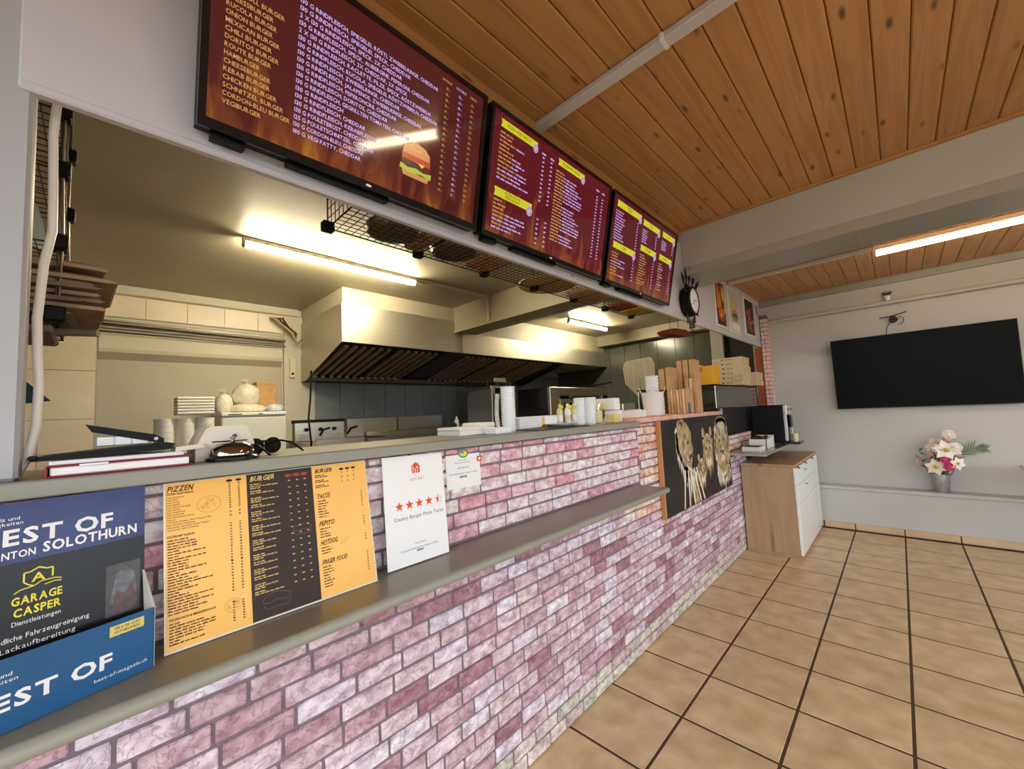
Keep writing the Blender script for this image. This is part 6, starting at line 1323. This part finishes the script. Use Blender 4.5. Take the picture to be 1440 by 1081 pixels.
k = MB(); k.cbox(-5.36, -5.18, 1.25, 1.45, 1.5525, 1.90, 0.004); obj('carton', k, mat('carton_tan', (206, 164, 104), 0.7, var=0.12, vscale=20), bx_); k = MB(); k.cbox(-5.362, -5.178, 1.248, 1.452, 1.865, 1.885, 0.002); obj('lid_seam', k, m_kraftd, bx_)
# back work table with foam food boxes
tbk = thing('prep_table', 'steel prep table in the kitchen carrying the white foam boxes', 'table', (-4.05, 0.5, 0))
k = MB(); k.cbox(-4.35, -3.80, 0.10, 0.74, 1.06, 1.09, 0.004); obj('table_top', k, m_steel, tbk)
for (x, y) in ((-4.32, 0.13), (-3.83, 0.13), (-4.32, 0.71), (-3.83, 0.71)):
    k = MB(); k.cyl((x, y, 0), (x, y, 1.06), 0.018, n=8); obj('leg', k, m_steel, tbk)
def foam_stack(lb, x, y, z, w, d, n, h=0.023, name='foam_box'):
    for i in range(n):
        k = MB(); k.cbox(x - w / 2, x + w / 2, y - d / 2, y + d / 2, z + i * h, z + i * h + h * 0.93, 0.006); o = obj(name, k, m_foam); tag(o, '%s white foam food box in the %s' % (('lowest', 'second lowest', 'third lowest', 'third highest', 'second highest', 'topmost')[i], lb), 'box', 'foam boxes: ' + lb)
foam_stack('upper stack behind the printer', -4.05, 0.545, 1.515, 0.2, 0.235, 6)
def tub_col(label, x, y, r, n, z=1.0905, h=0.044):
    t = thing('tub_stack', label, 'tubs', (x, y, z), 'round foam tub stacks')
    for i in range(n):
        k = MB(); k.lathe([(r * 0.97, 0), (r * 0.99, h * 0.7), (r, h * 0.75), (r, h * 0.99), (r * 0.9, h * 0.998)], (x, y, z + i * h), 18); obj('tub', k, m_foam, t, smooth=True)
tub_col('left round stack of white foam tubs on the prep table', -4.02, 0.362, 0.062, 9); tub_col('middle round stack of white foam tubs on the prep table', -4.02, 0.487, 0.06, 9); tub_col('right round stack of white foam tubs on the prep table', -4.02, 0.612, 0.06, 9)

# fryer
fy = thing('deep_fryer', 'stainless double deep fryer below the left end of the hood', 'fryer', (-4.7, 1.9, 0))
k = MB(); k.cbox(-5.05, -4.45, 1.56, 2.16, 0.0, 1.195, 0.01); obj('body', k, m_steel, fy)
k = MB(); k.cbox(-5.05, -4.98, 1.57, 2.15, 1.195, 1.44, 0.01); obj('control_head', k, m_steel, fy)
k = MB(); k.cbox(-5.06, -4.97, 1.565, 2.155, 1.41, 1.445, 0.004); obj('head_cap', k, m_black, fy)
for y in (1.70, 2.00):
    k = MB(); wire_panel(k, (-4.90, y - 0.10, 1.21), (0.34, 0, 0), (0, 0.20, 0), 10, 6, 0.002); wire_panel(k, (-4.90, y - 0.10, 1.21), (0.34, 0, 0), (0, 0, 0.07), 10, 3, 0.002); wire_panel(k, (-4.56, y - 0.10, 1.21), (0, 0.2, 0), (0, 0, 0.07), 6, 3, 0.002); bas = obj('basket', k, m_steel, fy)
    k = MB(); k.tube([(-4.56, y, 1.27), (-4.46, y, 1.33), (-4.36, y + 0.02, 1.345)], 0.012, 8); obj('basket_handle', k, m_black, bas, smooth=True)
k = MB(); k.cbox(-4.46, -4.42, 1.60, 2.14, 1.15, 1.225, 0.006); obj('front_lip', k, m_steel, fy)
for y in (1.7, 1.86, 2.02):
    k = MB(); k.cyl((-4.98, y, 1.33), (-4.955, y, 1.33), 0.022, n=12); obj('dial', k, m_black, fy)
# griddle and range
rg = thing('griddle_range', 'stainless griddle range with low splashback in the middle of the cooking line', 'range', (-4.8, 3.0, 0))
k = MB(); k.cbox(-5.2, -4.5, 2.22, 3.78, 0.0, 1.20, 0.01); obj('body', k, m_steel, rg)
for (a, b_) in ((2.26, 2.98), (3.0, 3.76)):
    k = MB(); k.cbox(-5.2, -5.16, a, b_, 1.20, 1.44, 0.004); obj('splash_panel', k, m_steel, rg)
k = MB(); k.cbox(-5.12, -4.56, 2.50, 3.40, 1.20, 1.255, 0.006); k.cbox(-4.56, -4.49, 2.50, 3.40, 1.19, 1.27, 0.006); obj('griddle_plate', k, m_steel, rg)
k = MB(); k.cbox(-4.50, -4.44, 3.44, 3.80, 1.18, 1.26, 0.006); obj('drip_drawer', k, m_steel, rg)
k = MB(); k.cbox(-5.12, -4.56, 2.24, 2.48, 1.20, 1.206, 0.002); obj('black_hob', k, m_black, rg)
bottle('white squeeze bottle standing at the right of the griddle', -4.62, 3.62, 0.035, 0.20, m_white, m_white, 'squeeze_bottle', z=1.2055)
bottle('small dark oil bottle beside the white squeeze bottle', -4.52, 3.51, 0.028, 0.13, m_blackmatte, m_chrome, 'oil_bottle', z=1.2055)
k = MB(); k.lathe([(0.07, 0), (0.12, 0.05), (0.125, 0.075), (0.115, 0.075), (0.06, 0.01)], (-4.70, 3.88 - 0.06, 1.29), 20)
pt_ = thing('side_station', 'low steel station with bowls beside the rack oven', 'station', (-4.7, 3.95, 0))
k = MB(); k.cbox(-5.2, -4.45, 3.80, 4.00, 0.0, 1.22, 0.01); obj('body', k, m_steeld, pt_)
for i, (x, y, lb) in enumerate(((-4.62, 3.90, 'nearer'), (-4.85, 3.905, 'farther'))):
    k = MB(); k.lathe([(0.05, 0), (0.08, 0.05), (0.085, 0.07), (0.078, 0.07), (0.04, 0.01)], (x, y, 1.2205), 20); o = obj('steel_bowl', k, m_chrome, smooth=True); tag(o, 'shiny %s steel bowl on the low station beside the rack oven' % lb, 'bowl')
# rack oven
ro = thing('rack_oven', 'grey steel rack oven with open shelves behind the cup tower', 'oven', (-4.4, 4.35, 0))
k = MB(); k.cbox(-4.85, -4.30, 4.02, 4.045, 0.0, 1.79, 0.004); k.cbox(-4.85, -4.30, 4.52, 4.545, 0.0, 1.79, 0.004); k.cbox(-4.85, -4.83, 4.04, 4.53, 0.0, 1.79, 0.004); obj('casing', k, mat('oven_grey', (118, 120, 122), 0.35, metal=0.4), ro)
k = MB(); k.cbox(-4.85, -4.29, 4.01, 4.555, 1.79, 1.83, 0.006); obj('top_plate', k, m_steel, ro)
k = MB(); k.cbox(-4.31, -4.28, 4.02, 4.09, 0.1, 1.79, 0.004); obj('front_post', k, m_steel, ro)
for z in (0.5, 0.8, 1.1, 1.27, 1.44, 1.61):
    k = MB(); k.cbox(-4.83, -4.31, 4.046, 4.519, z, z + 0.014, 0.003); obj('oven_shelf', k, m_steeld, ro)
kp = thing('mixing_machine', 'grey machine head with taps on top of the rack oven', 'machine', (-4.4, 4.3, 1.84))
k = MB(); k.cbox(-4.50, -4.33, 4.13, 4.38, 1.89, 1.96, 0.008); obj('head', k, m_steel, kp)
k = MB(); k.cbox(-4.46, -4.38, 4.20, 4.30, 1.8305, 1.892, 0.004); obj('neck', k, m_steeld, kp)
for y in (4.06, 4.46, 4.53):
    k = MB(); k.cyl((-4.42, y, 1.8305), (-4.42, y, 1.93), 0.018, 0.012, 10); obj('knob_post', k, m_blackmatte, kp, smooth=True)
# pizza oven
po = thing('pizza_oven', 'stainless pizza oven with dark window behind the sauce bottles', 'oven', (-3.6, 5.0, 0))
k = MB(); k.cbox(-3.90, -3.34, 4.155, 5.60, 0.9, 1.735, 0.01); obj('body', k, m_blackgloss, po)
k = MB(); k.cbox(-3.345, -3.30, 4.15, 5.60, 1.62, 1.735, 0.006); k.cbox(-3.345, -3.30, 4.15, 4.36, 0.95, 1.625, 0.006); k.cbox(-3.345, -3.30, 5.42, 5.60, 0.95, 1.625, 0.006); k.cbox(-3.345, -3.30, 4.15, 5.60, 0.9, 1.10, 0.006); obj('front_frame', k, m_steel, po)
k = MB(); k.cbox(-3.342, -3.315, 4.38, 5.41, 1.12, 1.58, 0.004); od = obj('door', k, m_steel, po)
k = MB(); k.cbox(-3.316, -3.311, 4.47, 5.32, 1.22, 1.52, 0.003); obj('window', k, m_blackgloss, od)
k = MB(); k.tube([(-3.30, 4.55, 1.60), (-3.25, 4.56, 1.60), (-3.25, 5.24, 1.60), (-3.30, 5.25, 1.60)], 0.012, 8); obj('handle', k, m_steeld, od, smooth=True)
for z in (1.45, 1.60):
    k = MB(); k.cyl((-3.30, 5.50, z), (-3.26, 5.50, z), 0.03, n=12); obj('dial', k, m_black, po)
for (x, y) in ((-3.85, 4.22), (-3.4, 4.22), (-3.85, 5.54), (-3.4, 5.54)):
    k = MB(); k.cyl((x, y, 0), (x, y, 0.9), 0.03, n=8); obj('leg', k, m_steeld, po)
k = MB(); k.obox((-3.62, 5.30, 1.737), (0.5, 0.02, 0.05), (0, 0.12, 0.012), (0, 0, 0.02)); o = obj('black_spatula', k, m_black); tag(o, 'flat black spatula sticking out on top of the pizza oven', 'spatula')
print('bricks', len(bricks), 'tiles', n_t, 'objects', len(bpy.data.objects))
